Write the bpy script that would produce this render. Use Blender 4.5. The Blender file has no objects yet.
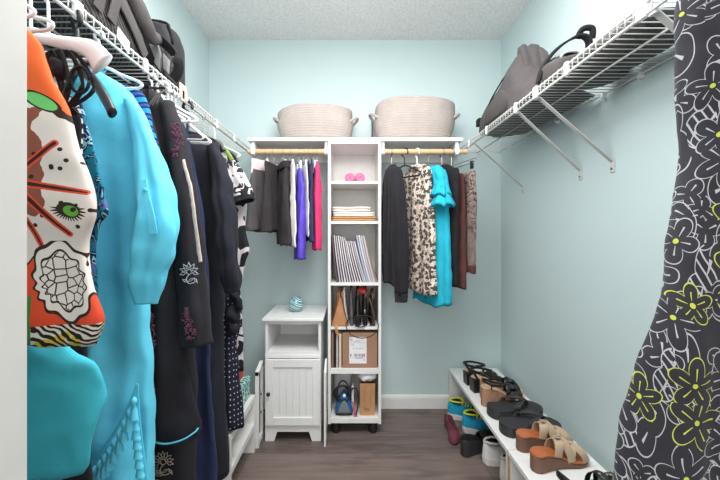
import bpy, bmesh, math, random
from mathutils import Vector, Matrix, noise
PI = math.pi
R = random.Random(11)
SC = bpy.context.scene
COL = SC.collection

# ------------------------------------------------------------------ camera, light, exposure
cam = bpy.data.objects.new('camera', bpy.data.cameras.new('camera'))
COL.objects.link(cam)
cam.location = (0, 0, 1.15)
cam.rotation_euler = (PI / 2, 0, 0)
cam.data.sensor_width = 36
cam.data.lens = 17.0                      # 340 px focal length on 720 px
cam.data.shift_x = 8 / 720
cam.data.shift_y = -6 / 720
cam.data.clip_start = 0.02
SC.camera = cam

SC.view_settings.view_transform = 'Standard'
SC.view_settings.look = 'None'
SC.view_settings.gamma = 1
SC.view_settings.use_curve_mapping = False
SC.view_settings.exposure = 0.0

world = bpy.data.worlds.new('World')
SC.world = world
world.use_nodes = True
world.node_tree.nodes['Background'].inputs[0].default_value = (1.0, 0.97, 0.93, 1)
world.node_tree.nodes['Background'].inputs[1].default_value = 0.55

def area(name, loc, target, sx, sy, power, col):
    l = bpy.data.lights.new(name, 'AREA')
    l.shape = 'RECTANGLE'; l.size = sx; l.size_y = sy; l.energy = power; l.color = col
    o = bpy.data.objects.new(name, l); COL.objects.link(o)
    o.location = loc
    d = Vector(target) - Vector(loc)
    o.rotation_euler = d.to_track_quat('-Z', 'Y').to_euler()
    return o
pl = bpy.data.lights.new('ceiling_fill_light', 'POINT'); pl.energy = 17; pl.shadow_soft_size = 0.16; pl.color = (1, 0.985, 0.97)
po = bpy.data.objects.new('ceiling_fill_light', pl); COL.objects.link(po); po.location = (0.0, 1.05, 1.86)  # added fill without a globe fixture, brightens the ceiling and side walls
area('ceiling_panel_light', (0.02, 0.85, 2.41), (0.02, 0.85, 0), 1.3, 1.0, 33, (1, 0.985, 0.975))
area('doorway_fill', (0.1, -1.3, 1.45), (0.1, 2.0, 1.3), 1.4, 2.1, 30, (1, 0.975, 0.965))  # fill added outside the doorway to light the closet from the front

# ------------------------------------------------------------------ helpers
def P(px, py, Y):
    """pixel of the photograph -> world point at distance Y"""
    s = Y / 340.0
    return ((px - 352) * s, Y, 1.15 + (234 - py) * s)

W = {}
def tag(o, label=None, cat=None, group=None, kind=None):
    if label: o['label'] = label
    if cat: o['category'] = cat
    if group: o['group'] = group
    if kind: o['kind'] = kind
    return o

def thing(name, label, cat, loc=(0, 0, 0), rz=0.0, group=None, rx=0.0, ry=0.0):
    o = bpy.data.objects.new(name, None)
    COL.objects.link(o)
    o.empty_display_size = 0.05
    o.location = loc
    o.rotation_euler = (rx, ry, rz)
    W[o.name] = Matrix.Translation(loc) @ o.rotation_euler.to_matrix().to_4x4()
    return tag(o, label, cat, group)

class MB:
    def __init__(s):
        s.v = []; s.f = []; s.mi = []
    def add(s, vs, fs, mi=0):
        b = len(s.v)
        s.v += [Vector(v) for v in vs]
        for f in fs:
            s.f.append([b + i for i in f]); s.mi.append(mi)
        return s
    def box(s, x0, x1, y0, y1, z0, z1, mi=0):
        vs = [(x, y, z) for z in (z0, z1) for y in (y0, y1) for x in (x0, x1)]
        fs = [(0, 2, 3, 1), (4, 5, 7, 6), (0, 1, 5, 4), (2, 6, 7, 3), (0, 4, 6, 2), (1, 3, 7, 5)]
        return s.add(vs, fs, mi)
    def loft(s, rings, cap0=True, cap1=True, mi=0, closed=False):
        n = len(rings[0]); vs = [p for r in rings for p in r]; fs = []
        m = len(rings)
        for i in range(m if closed else m - 1):
            j = (i + 1) % m
            for k in range(n):
                l = (k + 1) % n
                fs.append((i * n + k, i * n + l, j * n + l, j * n + k))
        if not closed:
            if cap0: fs.append(tuple(range(n - 1, -1, -1)))
            if cap1: fs.append(tuple((m - 1) * n + k for k in range(n)))
        return s.add(vs, fs, mi)
    def tube(s, pts, r, n=8, closed=False, wdir=None, t=None, mi=0, sq=False):
        """round tube radius r (number or list); with wdir: flat band, half-width r and half-thickness t"""
        pts = [Vector(p) for p in pts]; m = len(pts); rings = []
        up = None
        for i, p in enumerate(pts):
            if closed: d = pts[(i + 1) % m] - pts[i - 1]
            else: d = pts[min(i + 1, m - 1)] - pts[max(i - 1, 0)]
            if d.length < 1e-9: d = Vector((0, 0, 1))
            d.normalize()
            if wdir is not None:
                w = Vector(wdir[i] if isinstance(wdir, list) else wdir)
                a = (w - d * w.dot(d))
                if a.length < 1e-6: a = d.orthogonal()
                a.normalize()
            else:
                if up is None: a = d.orthogonal().normalized()
                else:
                    a = up - d * up.dot(d)
                    a = a.normalized() if a.length > 1e-6 else d.orthogonal().normalized()
                up = a
            b = d.cross(a)
            rr = r[i] if isinstance(r, (list, tuple)) else r
            tt = (t[i] if isinstance(t, (list, tuple)) else t) if t is not None else rr
            if sq:
                rings.append([p + a * (rr * x) + b * (tt * y) for x, y in ((1, .7), (.92, 1), (-.92, 1), (-1, .7), (-1, -.7), (-.92, -1), (.92, -1), (1, -.7))])
            else:
                rings.append([p + a * (rr * math.cos(2 * PI * k / n)) + b * (tt * math.sin(2 * PI * k / n)) for k in range(n)])
        return s.loft(rings, closed=closed, mi=mi)
    def band(s, pts, hw, th, wdir, mi=0, closed=False):
        return s.tube(pts, hw, wdir=wdir, t=th, sq=True, mi=mi, closed=closed)
    def lathe(s, prof, n=24, c=(0, 0, 0), mi=0, sx=1, sy=1):
        rings = []
        for r, z in prof:
            rings.append([(c[0] + r * sx * math.cos(2 * PI * k / n), c[1] + r * sy * math.sin(2 * PI * k / n), c[2] + z) for k in range(n)])
        return s.loft(rings, mi=mi)
    def cyl(s, p0, p1, r, n=16, mi=0):
        return s.tube([p0, p1], r, n=n, mi=mi)
    def prism(s, poly, axis, d0, d1, mi=0):
        def q(a, b, d): return (d, a, b) if axis == 'x' else (a, d, b) if axis == 'y' else (a, b, d)
        return s.loft([[q(a, b, d0) for a, b in poly], [q(a, b, d1) for a, b in poly]], mi=mi)
    def low(s, z):
        """nothing sinks below the surface it rests on"""
        s.v = [Vector((v.x, v.y, max(v.z, z))) for v in s.v]; return s
    def pillow(s, poly, axis, d0, d1, prof=((0, .82), (.08, .95), (.25, 1.0), (.5, 1.03), (.75, 1.0), (.92, .95), (1, .82)), mi=0, anchor=None):
        """closed outline swept along an axis with a softly rounded section"""
        cx = sum(p[0] for p in poly) / len(poly); cy = sum(p[1] for p in poly) / len(poly)
        if anchor: cx, cy = anchor
        def q(a, b, d): return (d, a, b) if axis == 'x' else (a, d, b) if axis == 'y' else (a, b, d)
        return s.loft([[q(cx + (a - cx) * k, cy + (b - cy) * k, d0 + (d1 - d0) * t) for a, b in poly] for t, k in prof], mi=mi)
    def soft(s, c, h, e=4.0, n=12, amp=0.0, fr=8.0, seed=0.0, mi=0):
        """rounded soft box: centre c, half sizes h, squareness e, lumpy by amp"""
        bm = bmesh.new(); bmesh.ops.create_cube(bm, size=2)
        bmesh.ops.subdivide_edges(bm, edges=bm.edges[:], cuts=n, use_grid_fill=True)
        vs = []
        for v in bm.verts:
            p = v.co
            l = (abs(p.x) ** e + abs(p.y) ** e + abs(p.z) ** e) ** (1 / e)
            p = p / l
            q = Vector((p.x * h[0], p.y * h[1], p.z * h[2]))
            if amp:
                k = noise.noise(q * fr + Vector((seed, seed * 2.1, 0)))
                q *= 1 + 0
                q += Vector((p.x, p.y, p.z)) * amp * k
            vs.append(Vector(c) + q)
        fs = [[v.index for v in f.verts] for f in bm.faces]
        bm.free()
        return s.add(vs, fs, mi)
    def xf(s, M):
        s.v = [M @ v for v in s.v]; return s
    def lump(s, amp, fr, seed=0.0, fix=None):
        o = Vector((seed, 3.3 * seed, 1.7 * seed))
        for i, v in enumerate(s.v):
            d = Vector((noise.noise(v * fr + o), noise.noise(v * fr + o + Vector((9, 0, 0))), noise.noise(v * fr + o + Vector((0, 9, 0)))))
            s.v[i] = v + d * amp
        return s

def mesh_of(name, mb, mats, smooth, M=None):
    me = bpy.data.meshes.new(name)
    vs = mb.v if M is None else [M @ v for v in mb.v]
    me.from_pydata([tuple(v) for v in vs], [], mb.f)
    if not isinstance(mats, (list, tuple)): mats = [mats]
    for m in mats: me.materials.append(m)
    me.polygons.foreach_set('material_index', mb.mi)
    bm = bmesh.new(); bm.from_mesh(me)
    bmesh.ops.recalc_face_normals(bm, faces=bm.faces[:])
    bm.to_mesh(me); bm.free()
    if smooth is not False:
        me.polygons.foreach_set('use_smooth', [True] * len(me.polygons))
        if smooth is not True:
            me.set_sharp_from_angle(angle=math.radians(smooth))
    me.update()
    return me

def part(name, mb, mats, parent, smooth=35, world=False, bevel=0, sub=0, label=None, kind=None):
    """a part (mesh) under its thing; world=True: vertices are given in world coordinates"""
    M = W[parent.name].inverted() if world else None
    o = bpy.data.objects.new(name, mesh_of(name, mb, mats, smooth, M))
    COL.objects.link(o)
    o.parent = parent
    W[o.name] = W[parent.name]
    mods(o, bevel, sub)
    return tag(o, label, None, None, kind)

def mods(o, bevel, sub):
    if bevel:
        b = o.modifiers.new('bevel', 'BEVEL'); b.width = bevel; b.segments = 2; b.limit_method = 'ANGLE'; b.angle_limit = math.radians(40)
    if sub:
        b = o.modifiers.new('sub', 'SUBSURF'); b.levels = sub; b.render_levels = sub

def solo(name, mb, mats, label, cat, group=None, smooth=35, bevel=0, sub=0, loc=None, rz=0.0, kind=None):
    """a thing that is one mesh; given in world coordinates unless loc is set"""
    if loc is None:
        xs = [v.x for v in mb.v]; ys = [v.y for v in mb.v]; zs = [v.z for v in mb.v]
        base = Vector(((min(xs) + max(xs)) / 2, (min(ys) + max(ys)) / 2, min(zs)))
        M = Matrix.Translation(-base)
    else:
        base = Vector(loc); M = None
    o = bpy.data.objects.new(name, mesh_of(name, mb, mats, smooth, M))
    COL.objects.link(o); o.location = base; o.rotation_euler = (0, 0, rz)
    W[o.name] = Matrix.Translation(base) @ Matrix.Rotation(rz, 4, 'Z')
    mods(o, bevel, sub)
    return tag(o, label, cat, group, kind)

def struct(name, mb, mats, smooth=False, bevel=0):
    return solo(name, mb, mats, None, None, smooth=smooth, bevel=bevel, kind='structure')

def dup(root, loc, rz=None, label=None):
    r = root.copy(); COL.objects.link(r); r.location = loc
    if rz is not None: r.rotation_euler = (0, 0, rz)
    if label: r['label'] = label
    W[r.name] = Matrix.Translation(loc) @ r.rotation_euler.to_matrix().to_4x4()
    for ch in list(root.children):
        c = ch.copy(); COL.objects.link(c); c.parent = r; W[c.name] = W[r.name]
        for g in list(ch.children):
            d = g.copy(); COL.objects.link(d); d.parent = c; W[d.name] = W[r.name]
    return r

def arc(c, r, a0, a1, n, ax='xz', ry=None):
    out = []
    for i in range(n + 1):
        a = math.radians(a0 + (a1 - a0) * i / n)
        u, w = r * math.cos(a), (ry or r) * math.sin(a)
        if ax == 'xz': out.append((c[0] + u, c[1], c[2] + w))
        elif ax == 'yz': out.append((c[0], c[1] + u, c[2] + w))
        else: out.append((c[0] + u, c[1] + w, c[2]))
    return out

def spline(pts, n=8):
    """Catmull-Rom through the points"""
    pts = [Vector(p) for p in pts]; out = []
    for i in range(len(pts) - 1):
        p0 = pts[max(i - 1, 0)]; p1 = pts[i]; p2 = pts[i + 1]; p3 = pts[min(i + 2, len(pts) - 1)]
        for k in range(n):
            t = k / n
            out.append(0.5 * ((2 * p1) + (p2 - p0) * t + (2 * p0 - 5 * p1 + 4 * p2 - p3) * t * t + (3 * p1 - p0 - 3 * p2 + p3) * t ** 3))
    out.append(pts[-1])
    return out

def lerp_tab(tab, x):
    if x <= tab[0][0]: return tab[0][1]
    for (a, p), (b, q) in zip(tab, tab[1:]):
        if x <= b:
            t = (x - a) / (b - a); 
            return p + (q - p) * t
    return tab[-1][1]

# ------------------------------------------------------------------ materials
def lin(c):
    """sRGB 0..255 -> linear"""
    return tuple(((v / 255) / 12.92 if v / 255 <= 0.04045 else ((v / 255 + 0.055) / 1.055) ** 2.4) for v in c) + (1.0,)

class S:
    def __init__(s, m, sock): s.m = m; s.k = sock
    def _b(s, op, o, swap=False):
        return s.m.math(op, o, s) if swap else s.m.math(op, s, o)
    def __add__(s, o): return s._b('ADD', o)
    __radd__ = __add__
    def __sub__(s, o): return s._b('SUBTRACT', o)
    def __rsub__(s, o): return s._b('SUBTRACT', o, True)
    def __mul__(s, o): return s._b('MULTIPLY', o)
    __rmul__ = __mul__
    def __truediv__(s, o): return s._b('DIVIDE', o)
    def lt(s, o): return s._b('LESS_THAN', o)
    def gt(s, o): return s._b('GREATER_THAN', o)
    def abs(s): return s.m.math('ABSOLUTE', s)
    def sin(s): return s.m.math('SINE', s)
    def cos(s): return s.m.math('COSINE', s)
    def sqrt(s): return s.m.math('SQRT', s)
    def frac(s): return s.m.math('FRACT', s)
    def max(s, o): return s._b('MAXIMUM', o)
    def min(s, o): return s._b('MINIMUM', o)

class NM:
    """small procedural-material writer"""
    def __init__(s, name):
        s.mat = bpy.data.materials.new(name); s.mat.use_nodes = True
        s.nt = s.mat.node_tree; s.N = s.nt.nodes; s.L = s.nt.links
        s.bsdf = s.N['Principled BSDF']; s._tc = None
    def put(s, sock, v):
        if isinstance(v, S): s.L.new(v.k, sock)
        elif isinstance(v, bpy.types.NodeSocket): s.L.new(v, sock)
        elif isinstance(v, (tuple, list)) and len(v) == 3 and sock.type == 'RGBA': sock.default_value = lin(v)
        else: sock.default_value = v
    def math(s, op, a, b=None):
        n = s.N.new('ShaderNodeMath'); n.operation = op
        s.put(n.inputs[0], a)
        if b is not None: s.put(n.inputs[1], b)
        return S(s, n.outputs[0])
    def co(s):
        if s._tc is None: s._tc = s.N.new('ShaderNodeTexCoord')
        return s._tc.outputs['Object']
    def xyz(s, v=None):
        n = s.N.new('ShaderNodeSeparateXYZ'); s.put(n.inputs[0], v if v is not None else s.co())
        return [S(s, o) for o in n.outputs]
    def vec(s, x, y, z=0.0):
        n = s.N.new('ShaderNodeCombineXYZ')
        for i, q in enumerate((x, y, z)): s.put(n.inputs[i], q)
        return n.outputs[0]
    def noise(s, scale, detail=3.0, v=None, rough=0.5, dist=0.0):
        n = s.N.new('ShaderNodeTexNoise'); s.put(n.inputs['Vector'], v if v is not None else s.co())
        n.inputs['Scale'].default_value = scale; n.inputs['Detail'].default_value = detail
        n.inputs['Roughness'].default_value = rough; n.inputs['Distortion'].default_value = dist
        return S(s, n.outputs['Fac'])
    def voro(s, v, scale=1.0, feature='F1', rnd=1.0, dim='2D'):
        n = s.N.new('ShaderNodeTexVoronoi'); n.voronoi_dimensions = dim; n.feature = feature
        s.put(n.inputs['Vector'], v); n.inputs['Scale'].default_value = scale; n.inputs['Randomness'].default_value = rnd
        return n
    def ss(s, v, a, b, lo=0.0, hi=1.0):
        n = s.N.new('ShaderNodeMapRange'); n.interpolation_type = 'SMOOTHSTEP'
        s.put(n.inputs[0], v)
        for i, q in enumerate((a, b, lo, hi)): s.put(n.inputs[i + 1], q)
        return S(s, n.outputs[0])
    def mix(s, f, a, b, mode='MIX'):
        n = s.N.new('ShaderNodeMix'); n.data_type = 'RGBA'; n.blend_type = mode
        s.put(n.inputs[0], f); s.put(n.inputs[6], a); s.put(n.inputs[7], b)
        return n.outputs[2]
    def ell(s, x, z, cx, cz, a, b, rot=0.0):
        c, q = math.cos(rot), math.sin(rot)
        u = (x - cx) * (c / a) + (z - cz) * (q / a); w = (z - cz) * (c / b) - (x - cx) * (q / b)
        return (u * u + w * w).sqrt()
    def seg(s, x, z, x0, z0, x1, z1):
        dx, dz = x1 - x0, z1 - z0; l2 = dx * dx + dz * dz
        t = ((x - x0) * dx + (z - z0) * dz) / l2
        t = t.max(0.0).min(1.0)
        u = x - x0 - t * dx; w = z - z0 - t * dz
        return (u * u + w * w).sqrt()
    def flower(s, v, petals=5, R0=0.42, wd=0.035):
        """outlined flower in every cell of a 2D Voronoi lattice: (line mask, inside mask, cell random)"""
        n = s.voro(v)
        px, py, _ = s.xyz(n.outputs['Position']); x, y, _ = s.xyz(v)
        rn, r2, _ = s.xyz(n.outputs['Color'])
        dx, dy = x - px, y - py
        r = (dx * dx + dy * dy).sqrt(); th = s.math('ARCTAN2', dy, dx)
        ph = th * (petals / 2) + rn * 6.28
        RR = (ph.cos().abs() * 0.55 + 0.45) * ((r2 * 0.35 + 0.75) * R0)
        line = (r - RR).abs().lt(wd)
        vein = ph.sin().abs().lt(0.12) * r.lt(RR * 0.62) * r.gt(RR * 0.2)
        return line.max(vein), r.lt(RR), rn, r
    def done(s, col, rough=0.8, bump=None, bs=0.3, bd=0.002, spec=0.3, metal=0.0, sheen=0.0, **kw):
        s.put(s.bsdf.inputs['Base Color'], col)
        s.put(s.bsdf.inputs['Roughness'], rough)
        s.bsdf.inputs['Specular IOR Level'].default_value = spec
        s.bsdf.inputs['Metallic'].default_value = metal
        if sheen: s.bsdf.inputs['Sheen Weight'].default_value = sheen
        for k, v in kw.items(): s.bsdf.inputs[k.replace('_', ' ')].default_value = v
        if bump is not None:
            b = s.N.new('ShaderNodeBump'); b.inputs['Strength'].default_value = bs; b.inputs['Distance'].default_value = bd
            s.put(b.inputs['Height'], bump); s.L.new(b.outputs[0], s.bsdf.inputs['Normal'])
        return s.mat

def plain(name, c, rough=0.5, var=0.05, vs=30, spec=0.4, bump=0.0, metal=0.0, **kw):
    m = NM(name)
    f = m.noise(vs, 3)
    d = tuple(max(0, v * (1 - var * 1.6)) for v in c); e = tuple(min(255, v * (1 + var)) for v in c)
    return m.done(m.mix(f, d, e), rough, f if bump else None, bump, spec=spec, metal=metal, **kw)

def cloth(name, c, var=0.10, vs=14, weave=900, bump=0.35, rough=0.9, c2=None, sheen=0.04):
    """woven cloth: fine crosswise weave and soft wrinkles in the bump, slight colour unevenness"""
    m = NM(name)
    x, y, z = m.xyz()
    f = m.noise(vs, 4)
    w = (z * weave).sin() * ((x + y) * weave).sin()
    cr = m.noise(22, 3, dist=0.6)
    d = tuple(max(0, v * (1 - var)) for v in c); e = c2 or tuple(min(255, v * (1 + var)) for v in c)
    return m.done(m.mix(f, d, e), rough, cr + w * 0.06, bump, 0.006, spec=0.15, sheen=sheen)

M = {}
def build_materials():
    # walls
    m = NM('wall_paint'); n = m.noise(120, 3); big = m.noise(1.2, 2)
    M['wall'] = m.done(m.mix(big, (199, 216, 217), (204, 220, 221)), 0.55, n, 0.12, 0.002, spec=0.25)
    m = NM('ceiling_texture'); v = m.voro(m.co(), 95, 'SMOOTH_F1', 1, '3D'); n = m.noise(80, 4, rough=0.65)
    h = n * 1.3 - S(m, v.outputs['Distance']) * 0.7
    M['ceil'] = m.done(m.mix(m.ss(h, 0.1, 0.65), (228, 226, 225), (244, 242, 241)), 0.95, h, 0.5, 0.007, spec=0.1)
    # floor planks running across the closet
    m = NM('floor_planks')
    x, y, z = m.xyz()
    mp = m.vec(x + 0.14, y + 0.034, z)
    b = m.N.new('ShaderNodeTexBrick'); m.put(b.inputs['Vector'], mp)
    b.offset = 0.333; b.inputs['Scale'].default_value = 1; b.inputs['Brick Width'].default_value = 1.2; b.inputs['Row Height'].default_value = 0.199
    b.inputs['Mortar Size'].default_value = 0.0016; b.inputs['Mortar Smooth'].default_value = 0.2; b.inputs['Bias'].default_value = 0.0
    m.put(b.inputs['Color1'], (84, 74, 71)); m.put(b.inputs['Color2'], (118, 104, 98)); m.put(b.inputs['Mortar'], (38, 33, 32))
    g = m.noise(9, 6, m.vec(x * 0.5, y * 7.0, z), 0.65, 0.5); g2 = m.noise(4, 3, m.vec(x * 0.6, y * 3, z), 0.5, 1.0)
    c = m.mix(m.ss(g, 0.3, 0.75), b.outputs['Color'], (150, 132, 124), 'MIX'); 
    c = m.mix(0.55, b.outputs['Color'], c)
    c = m.mix(m.ss(g2, 0.45, 0.75, 0, 0.55), c, (62, 54, 52))
    M['floor'] = m.done(c, m.ss(g, 0.2, 0.8, 0.34, 0.5), g - S(m, b.outputs['Fac']) * 1.2, 0.25, 0.002, spec=0.4)
    M['trim'] = plain('trim_paint', (232, 232, 229), 0.4, 0.02)
    M['jamb'] = plain('jamb_paint', (214, 213, 209), 0.45, 0.02)
    M['melamine'] = plain('white_melamine', (234, 234, 231), 0.35, 0.02)
    M['cabinet'] = plain('cabinet_paint', (236, 237, 236), 0.35, 0.015)
    M['wire'] = plain('white_vinyl_wire', (208, 207, 203), 0.35, 0.02)
    M['steel'] = plain('steel_wire', (165, 166, 168), 0.3, 0.05, metal=0.9)
    M['wplastic'] = plain('white_plastic', (236, 236, 238), 0.35, 0.02)
    M['bplastic'] = plain('black_plastic', (30, 30, 32), 0.3, 0.05, spec=0.5)
    M['greenplastic'] = plain('green_velvet_hanger', (132, 150, 72), 0.7, 0.05)
    M['clearplastic'] = plain('clear_plastic', (214, 220, 222), 0.15, 0.02)
    M['peach'] = plain('peach_tag_paper', (232, 205, 180), 0.7, 0.05)
    m = NM('pale_wood_dowel'); x, y, z = m.xyz(); g = m.noise(10, 4, m.vec(x * 1.5, y * 14, z * 14))
    M['wood'] = m.done(m.mix(g, (205, 165, 122), (228, 192, 152)), 0.5)
    M['edgewood'] = plain('raw_board_edge', (196, 160, 116), 0.7, 0.06)
    m = NM('cotton_rope'); x, y, z = m.xyz(); a = m.math('ARCTAN2', y, x)
    f = (a * 90.0 + z * 420).sin() * 0.5 + 0.5; n = m.noise(20, 3)
    M['rope'] = m.done(m.mix(n, (172, 160, 155), (191, 180, 174)), 0.95, f, 0.35, 0.002, spec=0.1)
    M['foot'] = plain('black_foot_plastic', (32, 31, 32), 0.45, 0.05)
    M['knob'] = plain('dark_nickel_knob', (92, 86, 80), 0.3, 0.05, metal=0.9)
    M['nickel'] = plain('zip_metal', (150, 142, 126), 0.35, 0.08, metal=0.8)
    # bags
    M['greybag'] = cloth('grey_nylon', (82, 77, 78), rough=0.7, bump=0.5)
    M['greybag2'] = cloth('grey_corduroy', (84, 80, 79), rough=0.85, bump=0.5)
    m = NM('ribbed_grey_cloth'); x, y, z = m.xyz(); st = ((x + y * 1.0 + z * 0.8) * 420).sin(); n = m.noise(12, 3)
    M['ribgrey'] = m.done(m.mix(m.ss(st, -0.4, 0.6), m.mix(n, (50, 47, 47), (60, 57, 56)), m.mix(n, (86, 82, 81), (98, 94, 92))), 0.9, st, 0.4, 0.002)
    M['blackbag'] = cloth('black_nylon', (44, 43, 46), rough=0.55, bump=0.4)
    M['strap'] = cloth('black_webbing', (33, 32, 34), rough=0.7, bump=0.25)
    M['navybag'] = cloth('navy_nylon', (47, 50, 64), rough=0.6, bump=0.2)
    M['taupebag'] = cloth('taupe_cloth', (138, 128, 122))
    M['silver'] = plain('silver_grey_mesh', (150, 149, 148), 0.6, 0.08)
    # leathers and the like
    M['tan'] = plain('tan_leather', (192, 136, 92), 0.5, 0.08, 18, bump=0.1)
    M['blkleather'] = plain('black_leather', (30, 28, 29), 0.38, 0.1, 24, spec=0.5, bump=0.15)
    M['greyleather'] = plain('grey_leather', (98, 94, 98), 0.45, 0.08, 20, bump=0.1)
    M['brnleather'] = plain('brown_leather', (110, 74, 50), 0.45, 0.1, 20, bump=0.1)
    M['whiteleather'] = plain('white_leather', (222, 217, 215), 0.45, 0.04, 20, bump=0.1)
    M['footbed'] = plain('orange_brown_footbed', (182, 104, 62), 0.5, 0.1, 20)
    M['palefoot'] = plain('pale_tan_footbed', (214, 176, 142), 0.55, 0.06, 20)
    M['wedge'] = plain('brown_stacked_wedge', (122, 90, 74), 0.55, 0.08, 16)
    M['cork'] = plain('tan_cork_wedge', (178, 136, 108), 0.75, 0.12, 90)
    M['taupe'] = plain('taupe_strap_leather', (188, 164, 138), 0.5, 0.06, 20, bump=0.08)
    M['flip'] = plain('charcoal_rubber', (52, 51, 53), 0.6, 0.08, 40)
    M['maroon'] = cloth('maroon_knit', (108, 58, 72))
    M['bluemesh'] = cloth('blue_mesh', (38, 148, 184), var=0.14, vs=60, bump=0.3)
    M['yellow'] = plain('lime_yellow_trim', (214, 222, 60), 0.6, 0.05)
    M['midsole'] = plain('white_foam_sole', (226, 220, 214), 0.6, 0.04)
    M['greymesh'] = cloth('pale_grey_mesh', (222, 217, 215), var=0.05, vs=60, bump=0.2)
    M['dark'] = plain('dark_lining', (36, 34, 36), 0.9, 0.1)
    M['pink'] = plain('pink_vinyl', (238, 104, 146), 0.45, 0.04)
    M['pinkdark'] = plain('deep_pink_print', (150, 48, 84), 0.5, 0.02)
    M['card'] = plain('brown_cardboard', (164, 127, 105), 0.85, 0.05, 8)
    M['kraft'] = plain('kraft_paper', (188, 142, 100), 0.8, 0.06, 10)
    M['paper'] = plain('white_paper', (238, 236, 238), 0.6, 0.02)
    M['ink'] = plain('grey_black_ink', (64, 62, 70), 0.7, 0.02)
    M['inkred'] = plain('red_ink', (205, 96, 110), 0.7, 0.02)
    M['inkgrey'] = plain('pale_grey_ink', (176, 174, 184), 0.7, 0.02)
    M['film'] = plain('milky_plastic_film', (228, 228, 232), 0.25, 0.03, 30, bump=0.2)
    M['ironblue'] = plain('iron_blue', (36, 98, 160), 0.3, 0.05)
    M['irongrey'] = plain('iron_grey_plastic', (120, 126, 130), 0.35, 0.05)
    M['cord'] = plain('black_cord', (34, 33, 36), 0.6, 0.05)
    for k, c in dict(mag_white=(222, 216, 220), mag_pink=(206, 192, 196), mag_blue=(172, 184, 208), mag_dark=(96, 88, 92), mag_brown=(146, 122, 112), mag_grey=(190, 188, 194), book_brown=(140, 104, 80), book_black=(42, 40, 42), book_cream=(222, 200, 176)).items():
        M[k] = plain(k, c, 0.55, 0.05, 12)
    M['linen_pink'] = cloth('pinkish_white_linen', (232, 220, 212)); M['linen_white'] = cloth('white_linen', (232, 226, 216)); M['linen_tan'] = cloth('tan_linen', (190, 140, 96))
    M['red'] = plain('red_card', (206, 66, 56), 0.6, 0.05); M['greybox'] = plain('grey_card', (142, 142, 150), 0.7, 0.05)
    # teal box pattern
    m = NM('teal_pattern'); v = m.voro(m.co(), 42, 'DISTANCE_TO_EDGE', 1, '3D')
    M['tealbox'] = m.done(m.mix(S(m, v.outputs['Distance']).lt(0.11), (30, 148, 142), (216, 232, 226)), 0.6)
    # glass ball with bands
    m = NM('swirled_teal_glass'); x, y, z = m.xyz(); n = m.noise(30, 2)
    st = ((z * 1.0 + x * 0.5) * 230 + n * 2.4).sin()
    c = m.mix(m.ss(st, -0.2, 0.3), (84, 158, 166), (224, 238, 238))
    c = m.mix(m.ss(st, 0.75, 0.9), c, (60, 104, 120))
    M['ball'] = m.done(c, 0.08, spec=0.6, Coat_Weight=0.6)

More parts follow.
